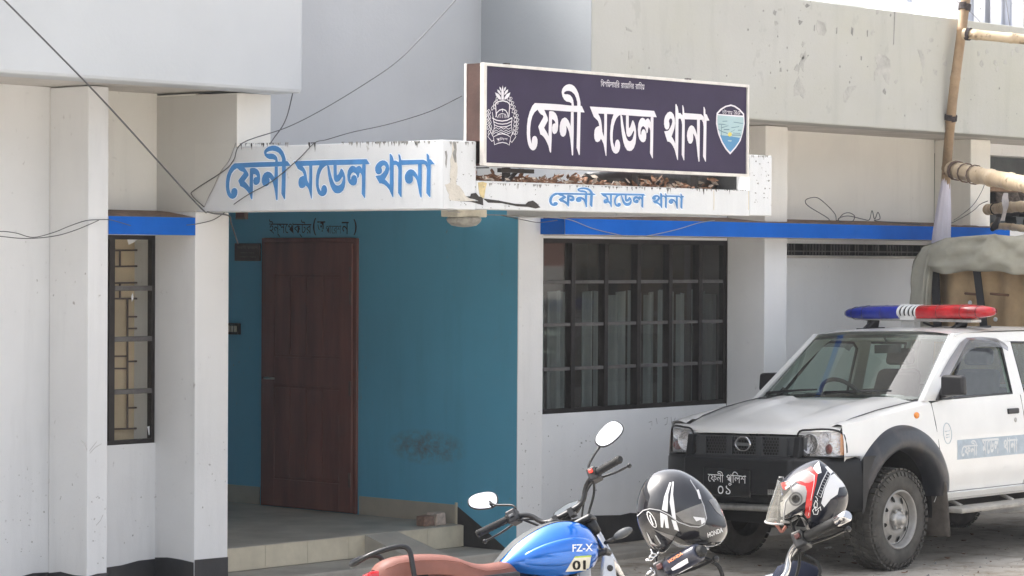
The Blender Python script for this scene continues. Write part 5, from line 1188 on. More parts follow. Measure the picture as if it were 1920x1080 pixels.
# wheels
def wheel(xc, yc, sg, front):
    o = Vector((xc, yc, AR)); ax = Vector((0, sg, 0)); h = .122
    m = MB(); m.lathe(o, ax, [(-h,.215),(-h-.004,.26),(-h+.004,.315),(-h+.022,.348),(-h+.05,.355),(h-.05,.355),(h-.022,.348),(h-.004,.315),(h+.004,.26),(h,.215),(h-.03,.205)], 56)
    rnd = random.Random(9); N = 44
    for i in range(N):
        for (row, off, wd, ln) in ((-.088,0,.050,.034),(-.034,.5,.046,.036),(.030,0,.046,.036),(.086,.5,.052,.034)):
            a = 2*math.pi*(i+off)/N; er = Vector((math.cos(a), 0, math.sin(a))); et = Vector((-math.sin(a), 0, math.cos(a)))
            c_ = o+ax*row+er*.356; sk = .010*(1 if abs(row) < .05 else 0)
            q = [c_+ax*(-wd/2)+et*(-ln/2-sk), c_+ax*(wd/2)+et*(-ln/2+sk), c_+ax*(wd/2)+et*(ln/2+sk), c_+ax*(-wd/2)+et*(ln/2-sk)]
            m.hexa([p-er*.004 for p in q]+[p+er*.0085 for p in q], 0)
        for s2 in (1,):
            a = 2*math.pi*(i+.5)/N; er = Vector((math.cos(a), 0, math.sin(a))); et = Vector((-math.sin(a), 0, math.cos(a)))
            c_ = o+ax*(h-.010)+er*.338; q = [c_+et*-.015, c_+et*.015, c_+et*.012-er*.03+ax*.014, c_-et*.012-er*.03+ax*.014]; m.hexa([p-ax*.006 for p in q]+[p+ax*.006 for p in q], 0)
    wp = thing_part = m.build('wheel', MAT['tyre'], P_)
    m = MB(); m.lathe(o, ax, [(h-.03,.208),(h-.004,.212),(h+.004,.205),(h-.004,.196),(h-.03,.186),(h-.052,.180),(h-.055,.165),(h-.040,.135),(h-.030,.105),(h-.030,.085),(h-.038,.078),(h-.038,.055)], 48); rm = m.build('rim', MAT['rim'], wp)
    for i in range(8):
        a = 2*math.pi*(i+.3)/8; er = Vector((math.cos(a), 0, math.sin(a))); et = Vector((-math.sin(a), 0, math.cos(a))); c_ = o+er*.148+ax*(h-.0425)
        hm = MB()
        tilt = Vector((0,0,0)); ring_ = []
        for j in range(12):
            b_ = j*math.pi/6; q = er*math.cos(b_)*.023+et*math.sin(b_)*.0165; rad = (c_+q-o); rr_ = rad.dot(er); ring_.append(c_+q+ax*(-.5*(er*math.cos(b_)*.023).dot(er)+.0035))
        hm.add(ring_, [tuple(range(12))]); hm.build('rim_hole', MAT['under'], rm, recalc=False)
    m = MB(); m.lathe(o, ax, [(h-.038,.062),(h-.012,.060),(h-.006,.05),(h-.004,.036),(h+.03,.034),(h+.036,.024),(h+.036,.001)], 24)
    for i in range(6):
        a = 2*math.pi*i/6; er = Vector((math.cos(a), 0, math.sin(a))); m.lathe(o+er*.068, ax, [(h-.03,.012),(h-.008,.012),(h-.004,.006),(h-.004,.0005)], 6, smooth=False)
    m.build('hub', MAT['steel'], wp)
    m = MB(); m.lathe(o, ax, [(h-.045,.18),(h-.16,.18),(h-.16,.05)], 24); m.build('brake_drum', MAT['under'], wp)
for ax_ in AX:
    wheel(ax_, 10.895, -1, ax_ < 17); wheel(ax_, 2*YC-10.895, 1, ax_ < 17)
# door furniture and stickers
for sg in (-1, 1):
    for x in (17.42, 18.22):
        m = MB(); y = side_y(x, 1.05); m.hexa([V3(*p) for p in ((x-.075,sg*(y-.004),1.03),(x+.075,sg*(y-.004),1.03),(x+.075,sg*(y+.014),1.035),(x-.075,sg*(y+.014),1.035),(x-.075,sg*(y-.004),1.075),(x+.075,sg*(y-.004),1.075),(x+.075,sg*(y+.012),1.07),(x-.075,sg*(y+.012),1.07))]); m.build('door_handle', MAT['blackplastic'], P_, .006)
def on_side(x, z, lift): return Vector(V3(x, -(side_y(x, z)+lift), z))
m = MB(); rows = [[on_side(16.63+1.5*i/20, .728+.143*j/4, .0015) for j in range(5)] for i in range(21)]; m.grid(rows, 0, True); stk = m.build('door_sticker', MAT['stickerblue'], P_)
m = MB()
for i, (xa, xb) in enumerate(((16.68,16.90),(16.95,17.19),(17.25,17.45))):
    for q_ in WORDS[i][0]:
        pp_ = [on_side(xa+(xb-xa)*a, .742+(.120)*b, .0032) for a, b in q_]; m.add(pp_, [tuple(range(len(pp_)))])
m.build('lettering', MAT['stickertext'], stk, recalc=False)
m = MB(); m.tube([on_side(16.51+math.cos(a)*.052, .925+math.sin(a)*.075, .001) for a in [i*6.2832/30 for i in range(31)]], .0025, 5, caps=False)
for z, w_ in ((.94,.03),(.915,.02),(.895,.025)): m.tube([on_side(16.51-w_, z, .001), on_side(16.51+w_, z+.004, .001)], .0025, 5)
m.build('door_crest', MAT['stickerblue'], P_)
m = MB(); c_ = on_side(17.44, .985, .001); m.lathe(c_, (0,-1,0), [(0,.018),(.003,.017),(.004,.001)], 14); m.build('door_lock', MAT['steel'], P_)
# roof light bar
LX, LZ = 17.28, 1.745
lbp = MB(); lbp.box(LX-.07, LX+.07, YC-.56, YC+.50, LZ-.01-0, LZ+.012); lb_ = lbp.build('light_bar', MAT['steel'], P_, .004)
s0 = MB()
def lens(ya, yb, mi, name, mat):
    m = MB(); pr_ = [(-.62,.035),(-.60,.055),(-.54,.074),(-.5,.078)] 
    n_ = 12; rows = []; d_ = 1 if yb > ya else -1
    for t, r_ in ((0,.99),(.02,1),(.55,1),(.70,.97),(.80,.86),(.93,.66),(.985,.45),(1,.05)):
        y = ya+(yb-ya)*t; rows.append([(LX+math.cos(6.2832*j/20)*.105*r_, YC+y, LZ+.055+math.copysign(abs(math.sin(6.2832*j/20))**.75, math.sin(6.2832*j/20))*.058*r_-y*LEAN) for j in range(20)])
    m.grid(rows, 0, True, True); o = m.build(name, mat, lb_)
    r_ = MB()
    for t in (.30,.62,.82):
        y = ya+(yb-ya)*t; q = .985 if t < .7 else .84; r_.tube([(LX+math.cos(6.2832*j/20)*.1055*q, YC+y, LZ+.055+math.copysign(abs(math.sin(6.2832*j/20))**.75, math.sin(6.2832*j/20))*.0585*q-y*LEAN) for j in range(21)], .0022, 5, caps=False)
    r_.build('lens_seam', MAT['frit'], o); return o
lens(.02+.06, .62, 0, 'blue_lens', MAT['bluelens']); lens(-.07, -.72, 0, 'red_lens', MAT['redlens'])
m = MB()
for i in range(9):
    y = .085-.155*i/8; r_ = 1.08 if i % 2 == 0 else .98
    m.lathe((LX, YC+y, LZ+.058), (0,-1,0), [(0,.02),(0,.055*r_),(.011,.055*r_),(.011,.02)], 22, 1 if i % 2 else 0)
st0 = 0
for i in range(len(m.v)): m.v[i].x = LX+(m.v[i].x-LX)*1.9
m.box(LX-.085, LX+.085, YC-.06, YC+.07, LZ-.0, LZ+.05, 0)
m.build('speaker', [MAT['barwhite'], MAT['trim']], lb_)
for y in (.40, -.40):
    m = MB(); m.bar((LX-.05, YC+y+.02, 1.672-y*LEAN), (LX, YC+y-.03, LZ-.012), .09, .022); m.bar((LX+.05, YC+y+.02, 1.672-y*LEAN), (LX, YC+y-.03, LZ-.012), .09, .022); m.box(LX-.10, LX+.10, YC+y-.05, YC+y+.06, 1.664-y*LEAN, 1.682-y*LEAN); m.build('foot', MAT['blackplastic'], lb_)
m = MB(); m.tube([(LX-.02,YC-.10,LZ-.02),(LX,YC-.2,1.69),(LX+.1,YC-.3,1.685),(LX+.2,YC-.42,1.69),(LX+.3,YC-.5,1.70)], .008, 6); m.tube([(LX-.1,YC+.2,1.68),(LX-.05,YC+.32,1.675),(LX,YC+.40,1.68)], .006, 6); m.build('wire', MAT['blackplastic'], lb_)
m = MB(); m.box(LX-.02, LX+.06, YC-.02, YC+.10, 1.67, LZ-.011); m.build('socket', MAT['barwhite'], lb_)
# bed and canvas cover
CX0, CX1 = 18.45, 20.25
def hoop(t, x, k=0.0, hw=.78):
    """t 0..1 from the near foot over the roof to the far foot"""
    L = [(0,-hw,1.18),(.16,-hw-.01,1.85),(.24,-hw+.02,2.12),(.30,-hw+.12,2.28),(.38,-hw+.32,2.365),(.5,0,2.405),(.62,hw-.32,2.375),(.70,hw-.12,2.30),(.76,hw-.02,2.15),(.84,hw+.005,1.9),(1,hw,1.18)]
    y = lerp([(a, b) for a, b, c in L], t); z = lerp([(a, c) for a, b, c in L], t); return (x, YC+.02+y, z)
rnd = random.Random(12); m = MB(); rows = []
for i in range(25):
    x = CX0+(CX1-CX0)*i/24; r_ = []
    for j in range(61):
        t = j/60; p = Vector(hoop(t, x)); sag = .03*math.sin(math.pi*((i % 8)/8))*math.sin(math.pi*t) ; f = .006*math.sin(j*.45+i*.6)+.010*math.sin(j*.17-i*1.1)
        c_ = Vector((x, YC, 1.6)); d_ = (p-c_); d_.x = 0; d_.normalize(); nz = mnoise.noise(Vector((x*2.2, t*7, 1)))*.035+mnoise.noise(Vector((x*5+t*9, t*17, 4)))*.014-.05*abs(mnoise.noise(Vector((x*2.5+t*6, t*9-x, 9)))); p += d_*(f-sag+nz); r_.append(p)
    rows.append(r_)
m.grid(rows, 0, True); cv = m.build('canvas_cover', MAT['canvas'], P_)
# front valance: hanging hem with folds, and the far side leg
m = MB(); rows = []; hp = [hoop(t/400, 0) for t in range(401)]
def hoop_z(y): return max([p[2] for p in hp if abs(p[1]-(YC+y)) < .012] or [1.3])
for j in range(181):
    y = -.755+1.55*j/180; zt = hoop_z(y)+.006; e = abs(y-.02)
    zb = 2.105+.012*math.sin(j*.072+.5)+.006*math.sin(j*.17)+.03*max(0, (e-.45))
    if e > .60: zb = 2.02-(e-.60)*14
    zb = max(1.22, min(zb, zt-.05))
    rows.append([(CX0-.025-.035*math.sin(f*2.8)-.010*math.sin(j*.09+1)*f-.05*f*mnoise.noise(Vector((y*3.2+f*1.5, f*1.2, 2)))-.020*mnoise.noise(Vector((y*9-f*4, f*3, 7)))+.07*(abs(mnoise.noise(Vector((y*2.6-f*2.2, f*1.5+y, 11))))-.15)+.03*(abs(mnoise.noise(Vector((y*6+f*3.5, f*2.5, 17))))-.15), YC+y, zt+(zb-zt)*f) for f in (0,.06,.12,.2,.3,.4,.5,.6,.7,.78,.85,.93,1)])
m.grid(rows, 0, True); ff_ = m.build('front_flap', MAT['canvas'], cv); sd_ = ff_.modifiers.new('solid', 'SOLIDIFY'); sd_.thickness = .012
m = MB(); rows = []
for j in range(40):
    y = -.72+1.44*j/39; rows.append([(CX0+.14+.03*math.sin(j*.9)+.02*math.sin(j*.37), YC+y, z) for z in (1.2,1.5,1.7,1.85,2.0,2.2,2.36-.3*(y/.75)**4)])
m.grid(rows, 0, True); inn = m.build('inner_curtain', MAT['tancanvas'], cv)
MAT['cord'] = paint('rusty_cord', (.14,.07,.04), .8)
for y0, y1 in ((.34,.17),(.10,-.07)):
    m = MB(); m.tube([(CX0+.07,YC+y0,1.935),(CX0+.06,YC+(y0+y1)/2,1.93),(CX0+.07,YC+y1,1.925)], .010, 6); m.build('seam_cord', MAT['cord'], inn)
for y, z in ((.36,1.78),(.06,1.73),(.20,1.78),(.30,1.86)):
    m = MB(); m.lathe((CX0+.085,YC+y,z), (-1,0,0), [(0,.001),(0,.018),(.006,.018),(.006,.009)], 12); m.build('eyelet', MAT['stickertext'], inn)
for (ya, yb, wd) in ((.62,.575,.075),(.23,.13,.065),(-.26,-.44,.075)):
    m = MB(); m.bar((CX0+.05,YC+ya,2.20), (CX0+.04,YC+yb,1.60), wd, .012, (1,0,0)); m.build('strap', MAT['strap'], cv)
m = MB(); m.box(CX0+.03, CX0+.05, YC-.75, YC-.30, 1.62, 2.08); m.build('side_plate', MAT['zinc'] if 'zinc' in MAT else MAT['steel'], cv, .006)
m = MB(); m.box(CX0+.16, CX1, YC-.74, YC+.74, .80, .83); m.box(CX0-.02, CX0+.015, YC-.76, YC+.76, .80, 1.185); m.build('load_bed', MAT['carwhite'], P_)
# ------------------------------------------------------------------ motorcycles
MAT['tankblue'] = paint('metallic_blue_paint', (.008,.15,.60), .16, .35, .06, 4, coat=1)
MAT['tankblack'] = paint('black_tank_paint', (.012,.013,.018), .15, 0, .1, 4, coat=1)
MAT['tankgrey'] = paint('dark_grey_panel', (.085,.09,.095), .5, 0, .12, 12)
MAT['leather'] = paint('brown_seat_leather', (.215,.082,.06), .55, 0, .1, 14, .12, 120)
MAT['blackseat'] = paint('black_seat', (.02,.02,.02), .6, 0, .1, 14)
MAT['bikeblack'] = paint('satin_black_metal', (.012,.012,.013), .35, .1, .15, 20)
MAT['lcd'] = paint('grey_instrument_glass', (.15,.17,.19), .12, 0, .1, coat=1)
MAT['yellowgreen'] = paint('lime_stripe', (.45,.62,.08), .4); MAT['cream'] = paint('cream_panel', (.72,.70,.60), .4, 0, .04)
MAT['redswitch'] = paint('red_switch', (.80,.06,.035), .4); MAT['redtail'] = paint('red_tail_lens', (.55,.015,.02), .12, 0, .1, coat=1)
MAT['dullred'] = paint('dull_red_switch', (.07,.016,.014), .5); MAT['silverpanel'] = paint('silver_panel', (.50,.51,.53), .35, .6, .08, 20)
MAT['engine'] = paint('engine_grey', (.06,.06,.06), .5, .5, .3, 20)
MAT['clearlens'] = paint('clear_lens', (.62,.62,.62), .12, .4, .1, coat=1)
RK = R(26); AXD = Vector((-math.sin(RK), 0, math.cos(RK))); HD = Vector((0,0,.93))
def bvh_of(o):
    me = o.data; off = wloc(o)
    return BVHTree.FromPolygons([v.co+off for v in me.vertices], [tuple(p.vertices) for p in me.polygons])
def px_decal(mb, bvh, polys, lift, mi=0, lev=3):
    for k_, (q, fs) in enumerate(polys):
        T = [[q[i] for i in f] for f in fs]
        for _ in range(lev):
            N = []
            for a, b, c in T:
                ab, bc, ca = ((a[0]+b[0])/2,(a[1]+b[1])/2), ((b[0]+c[0])/2,(b[1]+c[1])/2), ((c[0]+a[0])/2,(c[1]+a[1])/2)
                N += [(a,ab,ca),(ab,b,bc),(ca,bc,c),(ab,bc,ca)]
            T = N
        cache = {}
        def hit(p):
            key = (round(p[0],4), round(p[1],4))
            if key not in cache:
                h = bvh.ray_cast(CAM, ray(*p).normalized())
                n_ = h[1]
                cache[key] = None if h[0] is None else h[0]+(n_ if n_.dot(CF) < 0 else -n_)*(lift+k_*1e-5)
            return cache[key]
        for t in T:
            P = [hit(p) for p in t]
            if all(p is not None for p in P) and max((P[0]-P[1]).length, (P[1]-P[2]).length) < .06: mb.add(P, [(0,1,2)], mi, True)
def poly(L):
    t = tessellate_polygon([[Vector((x, y, 0)) for x, y in L]]); return (L, [tuple(f) for f in t])
def stroke2(L, wd, closed=False):
    out = []; n_ = len(L)
    for i in range(n_ if closed else n_-1):
        a, b = Vector(L[i]), Vector(L[(i+1) % n_]); d_ = (b-a); 
        if d_.length < 1e-6: continue
        s_ = Vector((-d_.y, d_.x)).normalized()*wd/2; e = d_.normalized()*wd*.3
        out.append(([tuple(a-s_-e), tuple(b-s_+e), tuple(b+s_+e), tuple(a+s_-e)], [(0,1,2),(0,2,3)]))
    return out
def text2(s_, tl, tr, bl):
    n_, fs = font_norm(s_); tl, tr, bl = Vector(tl), Vector(tr), Vector(bl)
    q = [tuple(bl+(tr-tl)*a+(tl-bl)*b) for a, b in n_]; F = []
    for f in fs:
        for i in range(1, len(f)-1): F.append((f[0], f[i], f[i+1]))
    return [(q, F)]

def motorcycle(pos, yaw, lean, st, hs, label, tank, seat, bar, detail=True, mirrors=(1, -1), group='motorcycles parked before the station'):
    M = Matrix.Translation(pos) @ Matrix.Rotation(yaw, 4, 'Z') @ Matrix.Rotation(-lean, 4, 'X')
    MS = M @ Matrix.Translation(HD) @ Matrix.Rotation(st, 4, AXD) @ Matrix.Translation(-HD) @ Matrix.Translation((0,0,hs))
    MF = M @ Matrix.Translation(HD) @ Matrix.Rotation(st, 4, AXD) @ Matrix.Translation(-HD)
    T = thing('motorcycle', M @ Vector((0,0,0)), label, 'motorcycle', group)
    def fin(mb, name, mat, X=M, par=T, bev=0, **k): mb.xf(X); return mb.build(name, mat, par, bev, **k)
    # tank
    secs = [(.105,.88,.06,.80),(.10,.925,.10,.77),(.05,.962,.145,.745),(-.03,.984,.175,.725),(-.12,.982,.185,.715),(-.20,.957,.172,.72),(-.28,.915,.14,.735),(-.35,.86,.10,.755),(-.41,.80,.06,.765)]
    def sec(x, zt, hw, zb):
        h = zt-zb; L = [(0,zt),(hw*.30,zt-.002),(hw*.52,zt-h*.04),(hw*.72,zt-h*.14),(hw*.92,zt-h*.34),(hw,zt-h*.52),(hw*.97,zt-h*.70),(hw*.80,zt-h*.88),(hw*.55,zb)]
        return [(x, y, z) for y, z in L]
    for sg in (1, -1):
        m = MB(); m.grid([[(x, sg*y, z) for x, y, z in sec(*s_)[2:]] for s_ in secs], 0, True); m.grid([[(secs[0][0]+.001, sg*y, z) for y, z in [(p[1], p[2]) for p in sec(*secs[0])[2:]]], [(secs[0][0]+.001, 0, z) for z in [p[2] for p in sec(*secs[0])[2:]]]], 0, True)
        o = fin(m, 'tank_side', tank); sub = o.modifiers.new('smooth', 'SUBSURF'); sub.levels = 2; sub.render_levels = 2
        if sg < 0: tank_near = (secs, sec)
    m = MB(); m.grid([[(x, y, z+.003) for x, y, z in [(a, -b, c) for a, b, c in sec(*s_)[2::-1]] + sec(*s_)[1:4]] for s_ in secs], 0, True)
    o = fin(m, 'tank_top', MAT['tankgrey']); sub = o.modifiers.new('smooth', 'SUBSURF'); sub.levels = 2; sub.render_levels = 2
    for sg in (1, -1):
        m = MB(); rows = []; PX = [(-.315,0),(-.29,.5),(-.22,1),(-.12,1),(-.03,.9),(.02,.5),(.045,0)]
        full = [[(x, sg*y, z) for x, y, z in sec(lerp([(a[0],a[0]) for a in secs[::-1]], px_), *[lerp([(a[0],a[q]) for a in secs[::-1]], px_) for q in (1,2,3)])] for px_, _ in PX]
        for (px_, k_), L in zip(PX, full):
            a, b, c_, d_ = Vector(L[4]), Vector(L[5]), Vector(L[6]), Vector(L[7]); o_ = Vector((0, sg*.016*k_, .004*k_)); i_ = Vector((0,-sg*.006,0)); mid = 1-k_*.75
            rows.append([a.lerp(b, mid*.6)+i_, a.lerp(b, mid*.75)+o_, b.lerp(c_,.5)+o_*1.15, d_.lerp(c_, mid*.75)+o_, d_.lerp(c_, mid*.6)+i_])
        m.grid(rows, 0, True); o = fin(m, 'tank_panel', tank); sub = o.modifiers.new('smooth', 'SUBSURF'); sub.levels = 2; sub.render_levels = 2
    m = MB(); m.lathe((-.08,0,.978), (0,0,1), [(0,.04),(.012,.04),(.016,.03),(.016,.001)], 20); fin(m, 'filler_cap', MAT['bikeblack'])
    # seat
    prof = [(-.335,.800,.07),(-.37,.812,.10),(-.45,.800,.125),(-.53,.797,.135),(-.60,.815,.14),(-.66,.843,.14),(-.74,.857,.135),(-.85,.862,.125),(-.95,.855,.11),(-1.01,.835,.085),(-1.035,.80,.05)]
    m = MB(); rows = []
    for x, z, h in prof:
        rows.append([(x, y*h, z-d_) for y, d_ in ((-.92,.105),(-1,.075),(-.98,.04),(-.80,.012),(-.4,.0),(0,-.003),(.4,.0),(.80,.012),(.98,.04),(1,.075),(.92,.105))])
    m.grid(rows, 0, True); o = fin(m, 'seat', seat); sub = o.modifiers.new('smooth', 'SUBSURF'); sub.levels = 1; sub.render_levels = 2
    m = MB(); m.tube([(x, -h*1.0-.001, z-.042) for x, z, h in prof[1:-1]], .0025, 5); m.tube([(x, h*1.0+.001, z-.042) for x, z, h in prof[1:-1]], .0025, 5); fin(m, 'piping', seat, par=o)
    m = MB(); m.tube(smooth([Vector(p) for p in ((-.90,-.155,.70),(-.905,-.155,.78),(-.915,-.15,.868),(-.97,-.135,.885),(-1.08,-.09,.86),(-1.13,0,.83),(-1.08,.09,.86),(-.97,.135,.885),(-.915,.15,.868),(-.905,.155,.78),(-.90,.155,.70))], 5), .0125, 8); fin(m, 'grab_rail', MAT['bikeblack'])
    m = MB(); m.hexa([(-1.02,-.06,.70),(-.80,-.10,.70),(-.80,.10,.70),(-1.02,.06,.70),(-1.04,-.06,.765),(-.80,-.10,.765),(-.80,.10,.765),(-1.04,.06,.765)]); fin(m, 'tail_cowl', MAT['blackplastic'], bev=.012)
    m = MB(); m.hexa([(-1.085,-.05,.72),(-1.03,-.06,.715),(-1.03,.06,.715),(-1.085,.05,.72),(-1.075,-.045,.79),(-1.0,-.055,.80),(-1.0,.055,.80),(-1.075,.045,.79)]); fin(m, 'tail_light', MAT['redtail'], bev=.012)
    # frame, engine, side panels
    m = MB(); m.tube([(0,0,.93),(.02,0,.80),(-.08,-.02,.55),(-.18,0,.34)], .022, 8)
    for sg in (1, -1): m.tube([(0,sg*.03,.80),(-.30,sg*.10,.67),(-.52,sg*.13,.66),(-.58,sg*.11,.40)], .02, 8); m.tube([(-.50,sg*.12,.67),(-.75,sg*.12,.73),(-1.0,sg*.09,.74)], .015, 8); m.tube([(-.56,sg*.11,.38),(-.88,sg*.10,.31)], .022, 8)
    fin(m, 'frame', MAT['bikeblack'])
    m = MB(); m.box(-.52, -.14, -.12, .12, .28, .50); m.hexa([(-.22,-.09,.5),(-.05,-.09,.47),(-.05,.09,.47),(-.22,.09,.5),(-.20,-.09,.68),(-.06,-.09,.66),(-.06,.09,.66),(-.20,.09,.68)]); m.lathe((-.42,-.12,.38), (0,-1,0), [(0,.11),(.03,.105),(.045,.06),(.045,.001)], 24); fin(m, 'engine', MAT['engine'], bev=.015)
    m = MB(); m.tube(smooth([Vector(p) for p in ((-.05,-.05,.5),(.02,-.10,.35),(-.15,-.13,.24),(-.5,-.15,.26),(-.7,-.17,.34))], 4), .022, 8); m.tube([(-.68,-.17,.33),(-.95,-.19,.42),(-1.05,-.195,.45)], [.045,.055,.045], 12); fin(m, 'exhaust', MAT['bikeblack'])
    for sg in (1, -1):
        m = MB(); m.hexa([(.04,sg*.115,.60),(.15,sg*.12,.56),(.15,sg*.15,.56),(.04,sg*.16,.60),(.095,sg*.11,.80),(.155,sg*.10,.79),(.155,sg*.13,.79),(.095,sg*.145,.80)]); sp_ = fin(m, 'tank_shroud', MAT['silverpanel'] if detail else MAT['bikeblack'], bev=.012)
        m = MB(); m.lathe((.115,sg*.146,.735), (0,sg,0), [(0,.016),(.006,.014),(.007,.001)], 12); fin(m, 'bolt', MAT['bikeblack'], par=sp_)
        m = MB(); m.hexa([(-.50,sg*.12,.55),(-.34,sg*.13,.58),(-.34,sg*.15,.58),(-.50,sg*.14,.55),(-.60,sg*.12,.73),(-.36,sg*.13,.745),(-.36,sg*.15,.745),(-.60,sg*.14,.73)]); fin(m, 'side_panel', MAT['blackplastic'], bev=.012)
    def bwheel(c_, X, w_, nm):
        m = MB(); m.lathe(c_, (0,1,0), [(-w_*.7,.215),(-w_,.25),(-w_*.85,.285),(-w_*.4,.306),(0,.31),(w_*.4,.306),(w_*.85,.285),(w_,.25),(w_*.7,.215),(-w_*.7,.215)], 40); o = fin(m, nm, MAT['rubber'], X)
        m = MB(); m.lathe(c_, (0,1,0), [(-w_*.7,.22),(-w_*.6,.20),(0,.195),(w_*.6,.20),(w_*.7,.22)], 36); m.lathe(c_, (0,1,0), [(-.05,.001),(-.05,.035),(.05,.035),(.05,.001)], 16)
        for i in range(5): a = i*1.2566; m.bar(Vector(c_)+Vector((math.cos(a)*.03,0,math.sin(a)*.03)), Vector(c_)+Vector((math.cos(a)*.2,0,math.sin(a)*.2)), .03, .03, (0,1,0))
        fin(m, 'rim', MAT['bikeblack'], X, o)
        m = MB(); m.lathe(Vector(c_)+Vector((0,-.07,0)), (0,1,0), [(0,.06),(0,.12),(.004,.12),(.004,.06),(0,.06)], 30); fin(m, 'brake_disc', MAT['steel'], X, o)
    bwheel((-.88,0,.31), M, .065, 'wheel'); bwheel((.42,0,.31), MF, .05, 'wheel')
    m = MB(); rows = []
    for i in range(13): a = R(20+130*i/12); rows.append([(.42+math.cos(a)*.335, y, .31+math.sin(a)*.335-(.02 if abs(y) > .05 else 0)) for y in (-.065,-.045,0,.045,.065)])
    m.grid(rows, 0, True); fin(m, 'mudguard', MAT['blackplastic'], MF)
    # fork and front
    for sg in (1, -1):
        d_ = -AXD; a0 = HD+Vector((.05,sg*.10,.03)); 
        m = MB(); m.tube([a0, a0+d_*.07], .026, 14); m.tube([a0+d_*.03, a0+d_*.36], .0205, 14, 1); m.tube([a0+d_*.34, a0+d_*.70], [.030,.028], 14)
        fin(m, 'fork_leg', [MAT['bikeblack'], MAT['chrome']], MF)
    m = MB(); m.box(.0, .085, -.13, .13, .945, .975); m.box(.03, .11, -.13, .13, .77, .80); fin(m, 'fork_clamp', MAT['bikeblack'], MF, bev=.012)
    m = MB(); m.lathe((.13,0,.88), (1,0,0), [(-.06,.03),(-.04,.07),(0,.085),(.05,.088),(.055,.08)], 24); o = fin(m, 'headlight', MAT['bikeblack'], MF)
    m = MB(); m.lathe((.13,0,.88), (1,0,0), [(.05,.08),(.062,.06),(.068,.001)], 24); fin(m, 'headlight_lens', MAT['clearlens'], MF, o)
    for sg in (1, -1):
        m = MB(); m.tube([(.10,sg*.10,.84),(.10,sg*.17,.835)], .010, 8); fin_ = fin(m, 'indicator_stalk', MAT['bikeblack'], MF)
        m = MB(); s0_ = len(m.v); m.sphere((.10,sg*.215,.84), .022, .052, .022, 14); fin(m, 'indicator', MAT['tankgrey'], MF, fin_)
    # handlebar
    for sg in (1, -1): pass
    B_ = smooth([Vector(p) for p in ((-.10,-.385,1.055),(-.06,-.30,1.07),(-.01,-.225,1.08),(.02,-.16,1.06),(.025,-.11,1.0),(.02,-.05,.985),(.02,.05,.985),(.025,.11,1.0),(.02,.16,1.06),(-.01,.225,1.08),(-.06,.30,1.07),(-.10,.385,1.055))], 5)
    m = MB(); m.tube(B_, .0125, 10); m.box(.0,.045,-.055,-.03,.955,.995); m.box(.0,.045,.03,.055,.955,.995); hb = fin(m, 'handlebar', bar, MS)
    for sg in (1, -1):
        a_, b_ = Vector((-.035,sg*.255,1.075)), Vector((-.10,sg*.39,1.055)); L_ = []
        m = MB(); n_ = 16; m.tube([a_.lerp(b_, i/n_) for i in range(n_+1)], [.0195 if i % 2 else .0175 for i in range(n_+1)], 12); m.tube([b_, b_+(b_-a_).normalized()*.012], [.021,.014], 12); m.tube([a_-(b_-a_).normalized()*.008, a_], .024, 12)
        fin(m, 'grip', MAT['rubber'], MS)
        m = MB(); m.hexa([(-.045,sg*.20,1.05),(.025,sg*.20,1.045),(.025,sg*.25,1.045),(-.05,sg*.25,1.045),(-.04,sg*.20,1.115),(.02,sg*.20,1.11),(.015,sg*.25,1.105),(-.05,sg*.25,1.11)]); sw_ = fin(m, 'switch_housing', MAT['blackplastic'], MS, bev=.008)
        if sg < 0: m = MB(); m.box(-.058,-.048,-.238,-.216,1.078,1.098); fin(m, 'kill_switch', MAT['redswitch'] if detail else MAT['dullred'], MS, sw_, .004)
        else: m = MB(); m.box(-.056,-.048,.21,.235,1.07,1.085); fin(m, 'switch', MAT['tankgrey'], MS, sw_, .003)
        m = MB(); m.tube(smooth([Vector(p) for p in ((.02,sg*.205,1.07),(.035,sg*.26,1.065),(.02,sg*.33,1.05),(-.02,sg*.40,1.035))], 4), [.011]*4+[.009]*4+[.008]*4+[.009], 8, flat=.6); m.sphere((-.022,sg*.403,1.034), .012, .012, .012, 10); fin(m, 'lever', MAT['bikeblack'], MS)
        m = MB(); m.tube(smooth([Vector(p) for p in ((.02,sg*.20,1.06),(.07,sg*.16,1.02),(.09,sg*.08,.93),(.06,sg*.05,.80))], 5), .006, 6); m.tube(smooth([Vector(p) for p in ((-.02,sg*.21,1.05),(.03,sg*.14,1.03),(.06,sg*.07,.95),(.02,sg*.03,.82))], 5), .005, 6); fin(m, 'control_cable', MAT['rubber'], MS)
        tip = Vector((.03,sg*.355,1.245))
        if sg in mirrors or sg == -1:
            m = MB(); m.tube(smooth([Vector(p) for p in ((-.005,sg*.205,1.11),(.0,sg*.215,1.14),(.02,sg*.30,1.19) if sg > 0 else (.01,sg*.26,1.18),tuple(tip+Vector((0,-sg*.03,-.02))))], 4), .006, 6); stem = fin(m, 'mirror_stem', MAT['bikeblack'], MS)
        if sg in mirrors:
            c_ = MS @ tip; vdir = (c_-CAM).normalized(); sk = Vector((-.35,-.15,.93) if sg > 0 else (-.42,-.05,.90)).normalized(); n_ = (sk-vdir).normalized()
            # oval held roughly upright, tilted with the stem
            up = (MS.to_3x3() @ Vector((0,-sg*.25 if sg > 0 else -.55,1))); up = (up-n_*up.dot(n_)).normalized(); rt = up.cross(n_)
            wa, wb = (.072, .047) if sg > 0 else (.058, .048)
            if sg > 0: ea, eb = rt, up
            else: ea, eb = (rt*.55+up*.83 if rt.dot(CR) > 0 else -rt*.55+up*.83).normalized(), None
            if eb is None: eb = n_.cross(ea).normalized(); wa, wb = .078, .048
